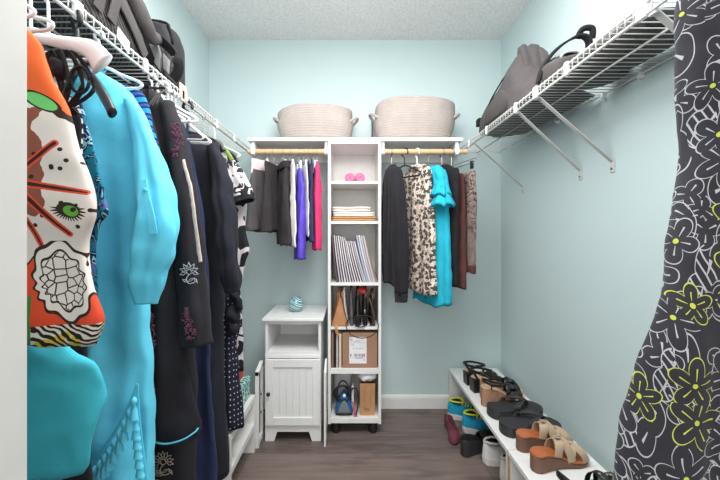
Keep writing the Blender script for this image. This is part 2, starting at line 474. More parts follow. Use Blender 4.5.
def pat_orange():
    m = NM('orange_white_print'); X, Y, Z = m.xyz()
    x = X - 0.645; z = Z + 1.66                 # closet coordinates of this print
    wob = m.noise(14, 3) - 0.5
    zz = z + wob * 0.05 + (x + 0.45) * 0.25
    white, orange, red, blk, grn, br = (226, 214, 206), (238, 104, 52), (222, 78, 48), (58, 40, 34), (112, 196, 110), (142, 82, 66)
    c = m.mix(zz.gt(1.335), white, orange)
    c = m.mix((zz - 1.335).abs().lt(0.0035), c, blk)
    c = m.mix((x + wob * .09).lt(-0.468) * (z + wob * .1).lt(1.325) * (z - wob * .2).gt(1.19), c, br)
    e = m.ell(x, z, -0.462, 1.348, 0.022, 0.009, -0.5); c = m.mix(e.lt(1.25), c, blk); c = m.mix(e.lt(1.0), c, grn)
    # arching hatched line and dots on the white
    v = m.voro(m.vec(x, z), 52); d = S(m, v.outputs['Distance']); rn, _, _ = m.xyz(v.outputs['Color'])
    c = m.mix(d.lt(0.16) * rn.gt(0.45) * zz.lt(1.29) * zz.gt(1.15), c, blk)
    # radiating red strokes with dark cores
    for (a, b, q, r) in ((-.485, 1.24, -.44, 1.285), (-.48, 1.225, -.395, 1.212), (-.482, 1.215, -.42, 1.15), (-.49, 1.205, -.45, 1.12)):
        s_ = m.seg(x, z, a, b, q, r) + wob * 0.006
        c = m.mix(s_.lt(0.0042), c, red); c = m.mix(s_.lt(0.0015), c, blk)
    a = m.ell(x, z, -.418, 1.186, .017, .011, -.35); th = m.math('ARCTAN2', z - 1.186, x + .418)
    c = m.mix((a - (th * 26).sin() * 0.25).lt(1.25) * z.lt(1.19), c, blk)
    c = m.mix(a.lt(0.95), c, blk); c = m.mix(m.ell(x, z, -.415, 1.184, .0115, .0075, -.35).lt(1), c, (98, 170, 60)); c = m.mix(m.ell(x, z, -.412, 1.186, .0045, .0036).lt(1), c, blk)
    # lower ground: red-orange with a big scaled wing
    zl = z + (x * 95).sin().abs() * 0.018 + wob * 0.02
    low = zl.lt(1.118)
    c = m.mix((zl - 1.118).abs().lt(0.005), c, blk)
    c = m.mix(low, c, red)
    w = m.ell(x, z, -.425, 1.08, .034, .062, .35); th = m.math('ARCTAN2', z - 1.075, x + .432)
    ws = w + (th * 11).sin() * 0.06
    inw = ws.lt(1.0) * z.lt(1.14)
    c = m.mix(inw, c, (232, 222, 214)); c = m.mix((ws - 1).abs().lt(0.045) * z.lt(1.14), c, blk); c = m.mix((ws - 0.72).abs().lt(0.03) * z.lt(1.14), c, blk)
    v = m.voro(m.vec(x, z * 0.8), 92, 'DISTANCE_TO_EDGE'); ed = S(m, v.outputs['Distance'])
    c = m.mix(ed.lt(0.07) * ws.lt(0.68) * z.lt(1.13), c, blk)
    # striped hem
    hz = z + (x * 30).sin() * 0.008 - (x + 0.45) * 0.2
    h = hz.lt(1.010); st = (hz * 700 + wob * 60 + x * 330).sin()
    c = m.mix(h, c, m.mix(st.gt(0.0), m.mix(m.noise(26, 1).gt(0.5), (222, 196, 72), (228, 220, 206)), (46, 38, 34)))
    c = m.mix(x.lt(-.462) * z.lt(1.06) * z.gt(.99), c, (74, 128, 60))
    return m.done(c, 0.8, m.noise(24, 3), 0.35, 0.004, spec=0.2)

def pat_flowers(name, base, line, sc, petals=5, R0=0.42, wd=0.035, fill=None, accent=None, warp=0.12, second=True, ax='xz', leafc=None, dense=False, yk=0.25):
    m = NM(name); x, y, z = m.xyz()
    n1 = m.noise(9, 2); n2 = m.noise(9, 2, m.vec(z + 7.0, x, y))
    u, w = (x * 1.0 + y * yk) * sc + (n1 - 0.5) * (warp * 4), z * sc + (n2 - 0.5) * (warp * 4)
    ln, ins, rn, r = m.flower(m.vec(u, w), petals, R0, wd)
    fine = m.noise(40, 3)
    c = m.mix(fine, tuple(v * 0.88 for v in base), tuple(min(255, v * 1.1) for v in base))
    if second:
        l2, i2, r2, rr2 = m.flower(m.vec(u * 1.35 + 5.3, w * 0.8 + 2.7), 2, R0 * 1.0, wd)
        c = m.mix(l2, c, leafc or line)
    if dense:                                   # scribbled leaves between the flowers
        l3, i3, r3, rr3 = m.flower(m.vec(u * 1.1 - w * .5 + 11.0, w * 1.1 + u * .5 + 3.0), 3, R0 * .8, wd)
        c = m.mix(l3 * (1.0 - ins), c, line)
        hatch = ((u + w * .6) * 40).sin().gt(.75) * i2 * (1.0 - ins) * r2.gt(.5)
        c = m.mix(hatch, c, line)
    if fill: c = m.mix(ins, c, fill)
    elif dense: c = m.mix(ins, c, m.mix(fine, tuple(v * 0.88 for v in base), tuple(min(255, v * 1.1) for v in base)))
    c = m.mix(ln, c, line)
    if accent:
        c = m.mix(ln * rn.gt(0.84), c, accent)
        c = m.mix(ins * r.lt(0.05), c, accent)
    return m.done(c, 0.85, m.noise(22, 3), 0.35, 0.005, spec=0.15, sheen=0.1)
build_materials()

# ------------------------------------------------------------------ the room
XL, XR, YB, ZC = -0.947, 0.987, 2.25, 2.435
YF = 0.30                                     # closet side of the wall with the doorway
struct('floor', MB().box(-1.6, 1.6, -1.5, YB + .1, -0.05, 0), M['floor'])
struct('ceiling', MB().box(XL - .1, XR + .1, YF - .18, YB + .1, ZC, ZC + .06), M['ceil'])
struct('wall_back', MB().box(XL - .1, XR + .1, YB, YB + .1, 0, ZC + .01), M['wall'])
struct('wall_left', MB().box(XL - .1, XL, YF - .17, YB, 0, ZC), M['wall'])
struct('wall_right', MB().box(XR, XR + .1, YF - .17, YB, 0, ZC), M['wall'])
w = MB().box(XL, -0.31, YF - .14, YF - .012, 0, ZC).box(0.87, XR, YF - .14, YF - .012, 0, ZC).box(-0.31, 0.87, YF - .14, YF - .012, 2.08, ZC)
struct('wall_front', w, M['wall'])
def baseboard(name, poly_ax, a, b, at, sgn):
    prof = [(0, 0), (0.014, 0), (0.014, 0.07), (0.010, 0.082), (0.004, 0.088), (0, 0.088)]
    if poly_ax == 'x': rings = [[(d, at + sgn * p, z) for p, z in prof] for d in (a, b)]
    else: rings = [[(at + sgn * p, d, z) for p, z in prof] for d in (a, b)]
    return struct(name, MB().loft(rings), M['trim'])
baseboard('baseboard_back', 'x', XL, XR, YB, -1)
baseboard('baseboard_left', 'y', YF, YB, XL, 1)
baseboard('baseboard_right', 'y', YF, YB, XR, -1)
# door jamb and casing of the doorway the camera looks through
j = MB().box(-0.31, -0.2895, YF - .15, YF + .004, 0, 2.06).box(-0.37, -0.2935, YF - .012, YF + .002, 0, 2.10)
struct('trim_1', j, M['jamb'], bevel=.002)
j = MB().box(0.85, 0.87, YF - .15, YF + .004, 0, 2.06).box(0.856, 0.93, YF - .012, YF + .002, 0, 2.10)  # unseen right jamb, set wide so more light comes through
struct('trim_2', j, M['jamb'], bevel=.002)
j = MB().box(-0.31, 0.87, YF - .15, YF + .004, 2.06, 2.085).box(-0.37, 0.93, YF - .012, YF + .002, 2.066, 2.14)
struct('trim_3', j, M['jamb'], bevel=.002)

# ------------------------------------------------------------------ wire shelves on the side walls
ZW = 1.693                                   # top of the wire decks
ZLIP = 1.660                                 # the lower lip wire that carries the hangers
def wire_shelf(label, xw, xf, y0, y1, braces, clips, joiners, extra=None):
    sg = 1 if xf > xw else -1
    t = thing('wire_shelf', label, 'shelf', (xw + sg * .01, (y0 + y1) / 2, ZW), group='white wire shelves on the side walls')
    d = MB(); n = int((y1 - y0) / 0.0254)
    for i in range(n + 1):
        y = y0 + .004 + i * (y1 - y0 - .008) / n
        d.tube([(xw + sg * .012, y, ZW), (xf, y, ZW), (xf + sg * .004, y, ZW - .004), (xf + sg * .004, y, ZLIP)], .0017, n=5)
    part('deck_wires', d, M['wire'], t, world=True, smooth=True)
    for nm, x, z, r in (('back_rod', xw + sg * .014, ZW - .004, .0032), ('middle_rod', xw + (xf - xw) * .52, ZW - .005, .0032), ('front_rod', xf, ZW - .005, .0035), ('lip_rod', xf + sg * .0005, ZLIP, .0042)):
        part(nm, MB().tube([(x, y0, z), (x, y1, z)], r, n=8), M['wire'], t, world=True, smooth=True)
    for (yt, yb) in braces:
        b = MB(); zt, zb = ZLIP, 1.405
        pa, pb = Vector((xf - sg * .004, yt, zt)), Vector((xw + sg * .006, yb, zb + .02))
        b.band([pa, pb], .0085, .0022, (0, 1, 0))
        b.band([pa + Vector((sg * .002, 0, .008)), pa + Vector((sg * .002, 0, -.01))], .0095, .003, (0, 1, 0))
        o = part('brace', b, M['wire'], t, world=True)
        tb = MB().box(min(xw, xw + sg * .005), max(xw, xw + sg * .005), yb - .011, yb + .011, zb - .022, zb + .03)
        part('wall_tab', tb, M['wire'], o, world=True, bevel=.002)
        s = MB().tube([(xw + sg * .004, yb, zb - .008), (xw + sg * .008, yb, zb - .008)], .0045, n=10)
        part('screw', s, M['steel'], o, world=True)
    for y in clips:
        c = MB().box(min(xw, xw + sg * .02), max(xw, xw + sg * .02), y - .006, y + .006, ZW - .016, ZW + .004)
        part('wall_clip', c, M['wplastic'], t, world=True, bevel=.002)
    for y, wd in joiners:
        c = MB().box(min(xf - sg * .004, xf + sg * .008), max(xf - sg * .004, xf + sg * .008), y - wd, y + wd, ZLIP - .007, ZW + .003)
        part('joiner_clip', c, M['wplastic'], t, world=True, bevel=.0025)
    # plug where the shelf meets the far wall
    e = MB().box(xf - .012, xf + .012, YB - .02, YB, ZLIP - .012, ZW + .004)
    part('end_bracket', e, M['wplastic'], t, world=True, bevel=.003)
    return t
XFL, XFR = -0.647, 0.684
wire_shelf('white wire shelf above the long clothes, carrying the black bags', XL, XFL, .36, YB - .004, [], [.6, 1.1, 1.6, 2.05], [(.80, .012), (1.06, .008), (1.29, .010), (1.62, .007), (1.86, .006)])
wire_shelf('white wire shelf carrying the grey backpack, on slanted braces', XR, XFR, .36, YB - .004,
           [(1.91, 1.955), (1.415, 1.465), (1.262, 1.285), (.775, .79)], [.6, .95, 1.15, 1.32, 1.62, 1.9, 2.1], [(1.415, .008), (1.262, .012), (1.08, .008), (.80, .014), (1.72, .006), (1.98, .006)])
# small peach paper tag clipped to the left shelf
solo('shelf_tag', MB().box(XFL + .006, XFL + .008, 1.262, 1.318, ZLIP + .002, ZW + .022), M['peach'], 'small peach paper tag stuck on the wire shelf lip past the black bag', 'tag')

# ------------------------------------------------------------------ board shelf, rods and tower
YT = 1.945                                   # front of tower and board shelf
SH0, SH1 = 1.683, 1.703                      # board underside and top
t = thing('wall_shelf', 'white board shelf on the back wall carrying two rope baskets', 'shelf', (0.02, 2.1, SH1))
part('shelf_board', MB().box(-.597, .637, YT, YB, SH0, SH1), M['melamine'], t, world=True, bevel=.0015)
part('wall_cleat', MB().box(-.585, -.139, YB - .018, YB, SH0 - .065, SH0), M['melamine'], t, world=True, bevel=.001)
part('wall_cleat', MB().box(.168, .625, YB - .018, YB, SH0 - .065, SH0), M['melamine'], t, world=True, bevel=.001)
for xb in (-.572, .607):
    bk = MB().prism([(YB, SH0), (YB - .26, SH0), (YB - .30, SH0 - .02), (YB - .30, SH0 - .075), (YB - .25, SH0 - .085), (YB - .03, SH0 - .22), (YB, SH0 - .22)], 'x', xb - .006, xb + .006)
    part('end_bracket', bk, M['melamine'], t, world=True, bevel=.001)
RODY, RODZ = 1.975, 1.628
def rod(x0, x1, label, sockets):
    t = thing('closet_rod', label, 'rod', ((x0 + x1) / 2, RODY, RODZ), group='wooden hanging rods')
    part('dowel', MB().cyl((x0, RODY, RODZ), (x1, RODY, RODZ), .0155, 20), M['wood'], t, world=True)
    for xs, h in sockets:
        s = MB().cyl((xs - h, RODY, RODZ), (xs + h, RODY, RODZ), .021, 20).box(xs - h * .7, xs + h * .7, RODY - .012, RODY + .012, RODZ + .015, SH0)
        part('socket', s, M['wplastic'], t, world=True, bevel=.0015)
rod(-.603, -.139, 'wooden rod holding the short skirts and pants beside the tower', [(-.572, .013), (-.150, .011)])
rod(.168, .665, 'wooden rod holding the cardigan and blouses beside the tower', [(.180, .011), (.607, .013)])

TX0, TX1 = -.138, .167
t = thing('shelf_tower', 'tall narrow white shelf tower on black feet, filled with bags and magazines', 'shelf', (.0145, 2.1, 0))
part('side_panel', MB().box(TX0, TX0 + .016, YT, YB - .004, .062, SH0), M['melamine'], t, world=True, bevel=.001)
part('side_panel', MB().box(TX1 - .016, TX1, YT, YB - .004, .062, SH0), M['melamine'], t, world=True, bevel=.001)
part('back_panel', MB().box(TX0 + .016, TX1 - .016, YB - .010, YB - .004, .062, SH0), M['melamine'], t, world=True)
part('top_panel', MB().box(TX0 + .016, TX1 - .016, YT, YB - .010, SH0 - .016, SH0), M['melamine'], t, world=True, bevel=.001)
SZ = [1.453, 1.224, .870, .618, .378, .097]  # shelf tops
for i, z in enumerate(SZ):
    part('shelf_panel', MB().box(TX0 + .016, TX1 - .016, YT + (.004 if i < 5 else 0), YB - .010, z - (.016 if i not in (4, 5) else .03), z), M['melamine'], t, world=True, bevel=.001)
for x in (TX0 + .045, TX1 - .045):
    for y in (YT + .04, YB - .05):
        part('foot', MB().lathe([(.024, 0), (.026, .004), (.026, .045), (.023, .052), (.023, .062)], 20, (x, y, 0)), M['foot'], t, world=True)

# ------------------------------------------------------------------ slender white cabinet
CY0, CY1 = 1.889, 2.236
cx0, cx1 = -.482, -.172
t = thing('storage_cabinet', 'small white cabinet with an open niche above its panelled door', 'cabinet', (-.327, 2.06, 0))
part('top_board', MB().box(-.497, -.158, CY0 - .018, CY1 + .006, .668, .684), M['cabinet'], t, world=True, bevel=.003)
b = MB().box(cx0, cx0 + .015, CY0, CY1, .09, .668).box(cx1 - .015, cx1, CY0, CY1, .09, .668).box(cx0, cx1, CY1 - .008, CY1, .09, .668)
b.box(cx0 + .015, cx1 - .015, CY0 + .004, CY1, .09, .105)
part('carcass', b, M['cabinet'], t, world=True, bevel=.001)
part('niche_shelf', MB().box(cx0 + .015, cx1 - .015, CY0, CY1 - .008, .476, .494), M['cabinet'], t, world=True, bevel=.001)
part('rail', MB().box(cx0, cx1, CY0 - .004, CY0 + .012, .462, .480), M['cabinet'], t, world=True, bevel=.001)
part('rail', MB().box(cx0 + .012, cx1 - .012, CY0, CY0 + .014, .648, .668), M['cabinet'], t, world=True, bevel=.001)
# plinth with the cut-out feet
pl = [(cx0, 0), (cx0 + .05, 0), (cx0 + .067, .052), (cx1 - .067, .052), (cx1 - .05, 0), (cx1, 0), (cx1, .092), (cx0, .092)]
part('plinth', MB().prism(pl, 'y', CY0 - .003, CY0 + .015), M['cabinet'], t, world=True, bevel=.001)
for xs in (cx0 + .0075, cx1 - .0075):
    q = [(CY0, 0), (CY0 + .05, 0), (CY0 + .07, .05), (CY1 - .07, .05), (CY1 - .05, 0), (CY1, 0), (CY1, .092), (CY0, .092)]
    part('side_foot', MB().prism(q, 'x', xs - .0074, xs + .0074), M['cabinet'], t, world=True, bevel=.001)
# shaker door
dx0, dx1, dz0, dz1 = cx0 + .004, cx1 - .004, .096, .458
d = MB(); st = .042
d.box(dx0, dx0 + st, CY0 - .018, CY0 - .001, dz0, dz1).box(dx1 - st, dx1, CY0 - .018, CY0 - .001, dz0, dz1)
d.box(dx0 + st, dx1 - st, CY0 - .018, CY0 - .001, dz0, dz0 + st).box(dx0 + st, dx1 - st, CY0 - .018, CY0 - .001, dz1 - st, dz1)
door = part('door', d, M['cabinet'], t, world=True, bevel=.0012)
pn = MB(); n = 6; wpl = (dx1 - dx0 - 2 * st) / n
for i in range(n):
    pn.box(dx0 + st + i * wpl + .0006, dx0 + st + (i + 1) * wpl - .0002, CY0 - .011, CY0 - .003, dz0 + st, dz1 - st)
part('door_panel', pn, M['cabinet'], door, world=True, bevel=.0004)
kb = MB().lathe([(.005, 0), (.005, .008), (.010, .013), (.0115, .019), (.008, .024), (.001, .0255)], 18)
kb.xf(Matrix.Translation((dx0 + .021, CY0 - .018, .275)) @ Matrix.Rotation(PI / 2, 4, 'X'))
part('knob', kb, M['knob'], door, world=True, label='dark nickel knob')
# swirled glass ball on the cabinet
c = (-.338, 2.05, .728)
t = thing('glass_ball', 'round swirled teal and white glass ball sitting on the small cabinet', 'ornament', (c[0], c[1], .684))
bl = MB().lathe([(.012, -.0425), (.016, -.0445)] + [(.0455 * math.cos(math.radians(a)), .0455 * math.sin(math.radians(a))) for a in range(-68, 76, 8)] + [(.009, .0445)], 36, c)
part('globe', bl, M['ball'], t, world=True, smooth=True)
part('neck', MB().lathe([(.009, .043), (.0115, .047), (.010, .050), (.006, .0485)], 18, c), M['ball'], t, world=True)

# ------------------------------------------------------------------ narrow white pieces flanking the cabinet
t = thing('slim_stand', 'slim upright white frame with a dark slot between low rack and cabinet', 'stand', (-.51, 1.87, 0))
y0, y1, x0, x1 = 1.822, 1.872, -.520, -.500
fr = [(y0, 0), (y0 + .012, 0), (y0 + .012, .385), (y1 - .0, .425), (y1, .447), (y0, .405)]
part('post', MB().box(x0, x1, 1.822, 1.836, 0, .41), M['melamine'], t, world=True, bevel=.001)
part('post', MB().box(x0, x1, 1.906, 1.918, 0, .435), M['melamine'], t, world=True, bevel=.001)
part('top_rail', MB().prism([(1.822, .388), (1.918, .412), (1.918, .437), (1.822, .411)], 'x', x0, x1), M['melamine'], t, world=True, bevel=.001)
part('bottom_rail', MB().box(x0, x1, 1.836, 1.906, .012, .04), M['melamine'], t, world=True, bevel=.001)
part('slot_backing', MB().box(x0 + .002, x0 + .005, 1.836, 1.906, .04, .40), M['dark'], t, world=True, label='dark backing')
for z in (.17, .27):
    part('bolt', MB().cyl((x1 - .013, 1.871, z), (x1 + .002, 1.871, z), .006, 12), M['steel'], t, world=True)
bd = MB().prism([(1.835, 0), (1.93, 0), (1.93, .44), (1.92, .447), (1.835, .40)], 'x', -.152, -.141)
solo('panel_board', bd, M['melamine'], 'narrow white board standing upright between the small cabinet and the tower', 'panel', bevel=.001)

# ------------------------------------------------------------------ low rack along the left wall
t = thing('shoe_rack', 'low white two-tier rack under the long dark clothes', 'rack', (-.73, 1.4, 0))
RX0, RX1, RY0, RY1 = -.93, -.512, 1.43, 1.80
for z in (.30, .155):
    part('shelf_panel', MB().box(RX0, RX1, RY0 + .016, RY1 - .016, z - .016, z), M['melamine'], t, world=True, bevel=.001)
    part('front_lip', MB().box(RX1 - .014, RX1, RY0 + .016, RY1 - .016, z - .03, z - .016), M['melamine'], t, world=True, bevel=.001)
for y in (RY0, RY1 - .016):
    part('end_panel', MB().box(RX0, RX1, y, y + .016, 0, .30), M['melamine'], t, world=True, bevel=.001)
part('back_panel', MB().box(RX0, RX0 + .008, RY0 + .016, RY1 - .016, .02, .284), M['melamine'], t, world=True)
# things on the rack
t = thing('storage_box', 'teal and white patterned box on the low white rack', 'box', (-.62, 1.67, .30))
part('box_body', MB().box(-.74, -.535, 1.55, 1.78, .3005, .40), M['tealbox'], t, world=True, bevel=.003)
part('box_lid', MB().box(-.744, -.531, 1.546, 1.784, .378, .408), M['tealbox'], t, world=True, bevel=.003)
t = thing('storage_box', 'plain grey box beside the polka dot dress on the low rack', 'box', (-.62, 1.49, .30))
part('box_body', MB().box(-.74, -.545, 1.45, 1.535, .3005, .385), M['greybox'], t, world=True, bevel=.003)
part('box_lid', MB().box(-.743, -.542, 1.447, 1.538, .366, .390), M['greybox'], t, world=True, bevel=.003)
rb = MB().prism([(1.455, .391), (1.53, .391), (1.53, .44), (1.455, .40)], 'x', -.70, -.54)
solo('gift_box', rb, M['red'], 'flat red wedge-shaped packet lying on the plain grey box', 'packet', bevel=.002)
rb = MB().box(-.70, -.565, 1.68, 1.765, .4085, .49)
solo('gift_box', rb, M['red'], 'small red box standing on the teal patterned box', 'box', bevel=.002)

# ------------------------------------------------------------------ low benches along the right wall
BX0, BX1, BZ = .634, .946, .270
def bench(label, y0, y1, edge):
    t = thing('shoe_bench', label, 'bench', ((BX0 + BX1) / 2, (y0 + y1) / 2, 0), group='low white shoe benches')
    part('top_board', MB().box(BX0, BX1, y0, y1, BZ - .018, BZ), M['melamine'], t, world=True, bevel=.0012)
    for y in (y0 + .001, y1 - .019):
        p = part('end_panel', MB().box(BX0 + .002, BX1, y, y + .018, 0, BZ - .018), M['melamine'], t, world=True, bevel=.001)
        if edge: part('edge_strip', MB().box(BX0 - .001, BX0 + .002, y, y + .018, 0, BZ - .018), M['edgewood'], p, world=True, label='raw wood-coloured edge')
    part('back_panel', MB().box(BX1 - .012, BX1, y0 + .019, y1 - .019, .02, BZ - .018), M['melamine'], t, world=True)
    if edge: part('edge_strip', MB().box(BX0, BX1, y1 - .0005, y1 + .0012, BZ - .018, BZ - .001), M['edgewood'], t, world=True, label='raw wood-coloured edge')
bench('low white bench against the back wall, under the black sandals', 1.389, 2.232, False)
bench('low white bench with raw wood edge, under the taupe wedge mules', .62, 1.385, True)

# ------------------------------------------------------------------ rope baskets
def basket(label, cx, cy, a, b, h, sag, seed, slouch):
    z0 = SH1
    t = thing('rope_basket', label, 'basket', (cx, cy, z0), group='rope baskets on the top shelf')
    m = MB(); rows = int(h / .0135); n = 72
    outer, inner = [], []
    rnd = random.Random(seed)
    def pt(k, f, bulge, inset=0.0):
        th = 2 * PI * k / n
        # softly boxed oval, wider in the middle than at its foot
        g = 0.80 + 0.215 * math.sin(min(1, .12 + f * 1.2) * PI * 0.6) - (.10 * max(0, 1 - f * 7) ** 2)
        e = 2.5
        cx_, sy_ = math.cos(th), math.sin(th)
        u = a * g * math.copysign(abs(cx_) ** (2 / e), cx_); v = b * g * math.copysign(abs(sy_) ** (2 / e), sy_)
        l = math.hypot(u, v)
        u *= 1 + (bulge - inset) / l; v *= 1 + (bulge - inset) / l
        top = h * (1 - sag * (0.5 + 0.5 * math.cos(2 * th)) * 0.6 + slouch * math.sin(th * 1.0 + .8 + seed) * .05 + .03 * math.sin(3 * th + seed))
        z = f * top
        v += .006 * math.sin(3 * th + seed) * f; u += .004 * math.sin(2 * th + 2 * seed + f * 3)
        return (cx + u, cy + v, z0 + z)
    fl = []
    for r in range(rows):
        for q in range(4):
            f = (r + q / 4) / rows
            bl = .0035 * abs(math.sin(PI * q / 4)) ** .7
            fl.append((f, bl))
    fl.append((1.0, 0.002))
    rings = [[(cx + (p[0] - cx) * .02, cy + (p[1] - cy) * .02, z0 + .0005) for p in [pt(k, 0, 0) for k in range(n)]]]
    rings += [[pt(k, f, bl) for k in range(n)] for f, bl in fl]
    rings += [[pt(k, f, 0, .010) for k in range(n)] for f in (1.0, .8, .5, .2, .06)]
    rings += [[(cx + (p[0] - cx) * .02, cy + (p[1] - cy) * .02, z0 + .015) for p in [pt(k, .05, 0) for k in range(n)]]]
    m.loft(rings)
    part('basket_body', m, M['rope'], t, world=True, smooth=True)
    for sg in (-1, 1):
        x = cx + sg * a * .995; z = z0 + h * .66
        hd = MB().tube(spline([(x - sg * .012, cy - .065, z - .012), (x + sg * .010, cy - .052, z + .006), (x + sg * .030, cy - .025, z + .020), (x + sg * .034, cy, z + .025), (x + sg * .030, cy + .025, z + .020), (x + sg * .010, cy + .052, z + .006), (x - sg * .012, cy + .065, z - .012)], 6), .0085, n=10)
        part('handle', hd, M['rope'], t, world=True, smooth=True)
basket('smaller cream rope basket on the top shelf beside the left wire shelf end', -.222, 2.10, .224, .135, .200, .10, 1.0, .6)
basket('larger cream rope basket on the top shelf above the cream floral blouse', .383, 2.10, .240, .138, .236, .12, 2.4, 1.0)
solo('dark_folder', MB().box(.128, .136, 2.20, 2.245, SH1, SH1 + .2), M['mag_dark'], 'thin dark folder standing behind the larger rope basket', 'folder')
# ------------------------------------------------------------------ contents of the tower
def text_mb(txt, size, depth, Mx):
    cu = bpy.data.curves.new('glyph', 'FONT'); cu.body = txt; cu.size = size; cu.extrude = depth; cu.align_x = 'CENTER'; cu.align_y = 'CENTER'; cu.resolution_u = 3
    o = bpy.data.objects.new('glyph', cu); COL.objects.link(o)
    dg = bpy.context.evaluated_depsgraph_get()
    me = bpy.data.meshes.new_from_object(o.evaluated_get(dg))
    mb = MB().add([v.co.copy() for v in me.vertices], [list(p.vertices) for p in me.polygons])
    bpy.data.objects.remove(o); bpy.data.curves.remove(cu); bpy.data.meshes.remove(me)
    return mb.xf(Mx)
FRONT = Matrix.Rotation(PI / 2, 4, 'X')       # text upright, facing the camera side

def dumbbell(x, y, r, label, twist):
    z = SZ[0] + r * .99
    t = thing('dumbbell', label, 'dumbbell', (x, y, SZ[0]), group='pink dumbbells')
    for sg, yy in ((-1, y - .062), (1, y + .062)):
        m = MB().lathe([(.004, -.027), (r * .72, -.027), (r * .93, -.022), (r, -.012), (r, .012), (r * .93, .022), (r * .5, .027)], 24)
        m.xf(Matrix.Translation((x, yy, z)) @ Matrix.Rotation(twist, 4, 'Y') @ Matrix.Rotation(-PI / 2 * sg * -1, 4, 'X'))
        h = part('head', m, M['pink'], t, world=True)
        if sg < 0:
            part('number', text_mb('2', r * 1.0, .0006, Matrix.Translation((x, yy - .0275, z)) @ Matrix.Rotation(twist, 4, 'Y') @ FRONT), M['pinkdark'], h, world=True, smooth=False)
    part('grip', MB().cyl((x, y - .045, z), (x, y + .045, z), .013, 16), M['pink'], t, world=True)
dumbbell(-.012, 2.08, .029, 'pink dumbbell on the tower shelf, its printed number upright', .15)
dumbbell(.047, 2.08, .029, 'pink dumbbell on the tower shelf, its printed number tipped sideways', 1.1)

# folded linens
def folded(x0, x1, y0, y1, z, h, mat, label, layers=2, lump=.002, seed=1):
    """one length of cloth folded back and forth: its layers joined by round folds at the front"""
    m = MB(); n = 14
    lt = h / layers
    prof = []
    for i in range(layers):
        zc = z + lt * (i + .5); r = lt * .46
        ring = []
        poly = [(y1, zc - r)] + [(y0 + r - r * math.cos(math.radians(a)), zc - r * math.sin(math.radians(a)) * -1) for a in range(-90, 91, 30)] + [(y1, zc + r)]
        poly = [(y1, zc - r)] + [(y0 + r - r * math.cos(math.radians(a)), zc + r * math.sin(math.radians(a))) for a in range(-90, 91, 30)] + [(y1, zc + r)]
        rings = []
        for k in range(n + 1):
            x = x0 + (x1 - x0) * k / n
            e = min(1, min(k, n - k) / 1.5); sc = .6 + .4 * e
            rings.append([(x, yy, zc + (zz - zc) * sc) for yy, zz in poly])
        m.loft(rings)
    for i, v in enumerate(m.v):
        m.v[i] = v + Vector((0, .004 * noise.noise(v * 12 + Vector((seed, 0, 0))), lump * .5 * noise.noise(v * 20 + Vector((seed, 5, 0)))))
    return solo('folded_linen', m, mat, label, 'linen', group='folded linens in the tower', smooth=True)
folded(-.118, .142, 1.975, 2.20, SZ[1] + .001, .027, M['linen_tan'], 'tan folded cloth at the bottom of the linen stack', 2, seed=3)
folded(-.108, .128, 1.972, 2.20, SZ[1] + .0285, .026, M['linen_white'], 'white folded cloth in the middle of the linen stack', 2, seed=5)
folded(-.112, .108, 1.976, 2.19, SZ[1] + .055, .030, M['linen_pink'], 'pinkish white folded cloth on top of the linen stack', 2, lump=.006, seed=8)

# leaning magazines: every one a thin bent slab with its pages
mg = 'magazines leaning in the tower'
def magazine(x0, lean, h, d, th, mat, label, bow, yoff=0.0):
    z0 = SZ[2] + .0005; n = 8; ya = YT + .02 + yoff
    t = thing('magazine', label, 'magazine', (x0, ya + d / 2, z0), group=mg)
    def sl(a, b, y0, y1, mb):
        rings = []
        for k in range(n + 1):
            f = k / n
            xx = x0 - lean * (f + bow * f * (1 - f))
            rings.append([(xx + a, y0, z0 + h * f), (xx + b, y0, z0 + h * f), (xx + b, y1, z0 + h * f), (xx + a, y1, z0 + h * f)])
        return mb.loft(rings)
    c = sl(0, .0008, ya, ya + d, MB()); sl(th - .0008, th, ya, ya + d, c); sl(0, th, ya, ya + .0008, c)
    part('cover', c, mat, t, world=True, smooth=40)
    part('pages', sl(.0008, th - .0008, ya + .0008, ya + d - .002, MB()), M['paper'], t, world=True, smooth=40)
cols = ['mag_dark', 'mag_pink', 'mag_grey', 'mag_white', 'mag_pink', 'mag_white', 'mag_grey', 'mag_white', 'mag_pink', 'mag_white', 'mag_grey', 'mag_white', 'mag_blue', 'mag_white', 'mag_grey', 'mag_pink', 'mag_brown']
hs = [.27, .272, .268, .270, .265, .262, .258, .238, .236, .238, .235, .237, .272, .274, .270, .268, .262]
special = {0: 'dark bent magazine against the tower side, start of the leaning row', 12: 'pale blue magazine among the white ones leaning in the tower', 16: 'brown magazine closing the leaning row, beneath the linen stack'}
tone = {'mag_pink': 'pinkish', 'mag_grey': 'pale grey', 'mag_white': 'white'}
xp = -.089
prev = .030
order = 'first second third fourth fifth sixth seventh eighth ninth tenth eleventh twelfth thirteenth fourteenth fifteenth sixteenth seventeenth'.split()
for i, (cn, h) in enumerate(zip(cols, hs)):
    th = .0098 if i < 12 else .0125
    f = i / 16
    lab = special.get(i) or f'thin {tone[cn]} magazine, {order[i]} from the left end of the leaning row in the tower'
    lean = .030 + .034 * min(1, f * 1.6); xp += max(0, lean - prev) * 1.4; prev = lean
    magazine(xp, lean, h - (.03 if i == 16 else 0), .20 + .004 * R.random(), th - .0012, M[cn], lab, .25, .006 * R.random() + (.012 if 7 <= i <= 11 else 0))
    xp += th + .0008

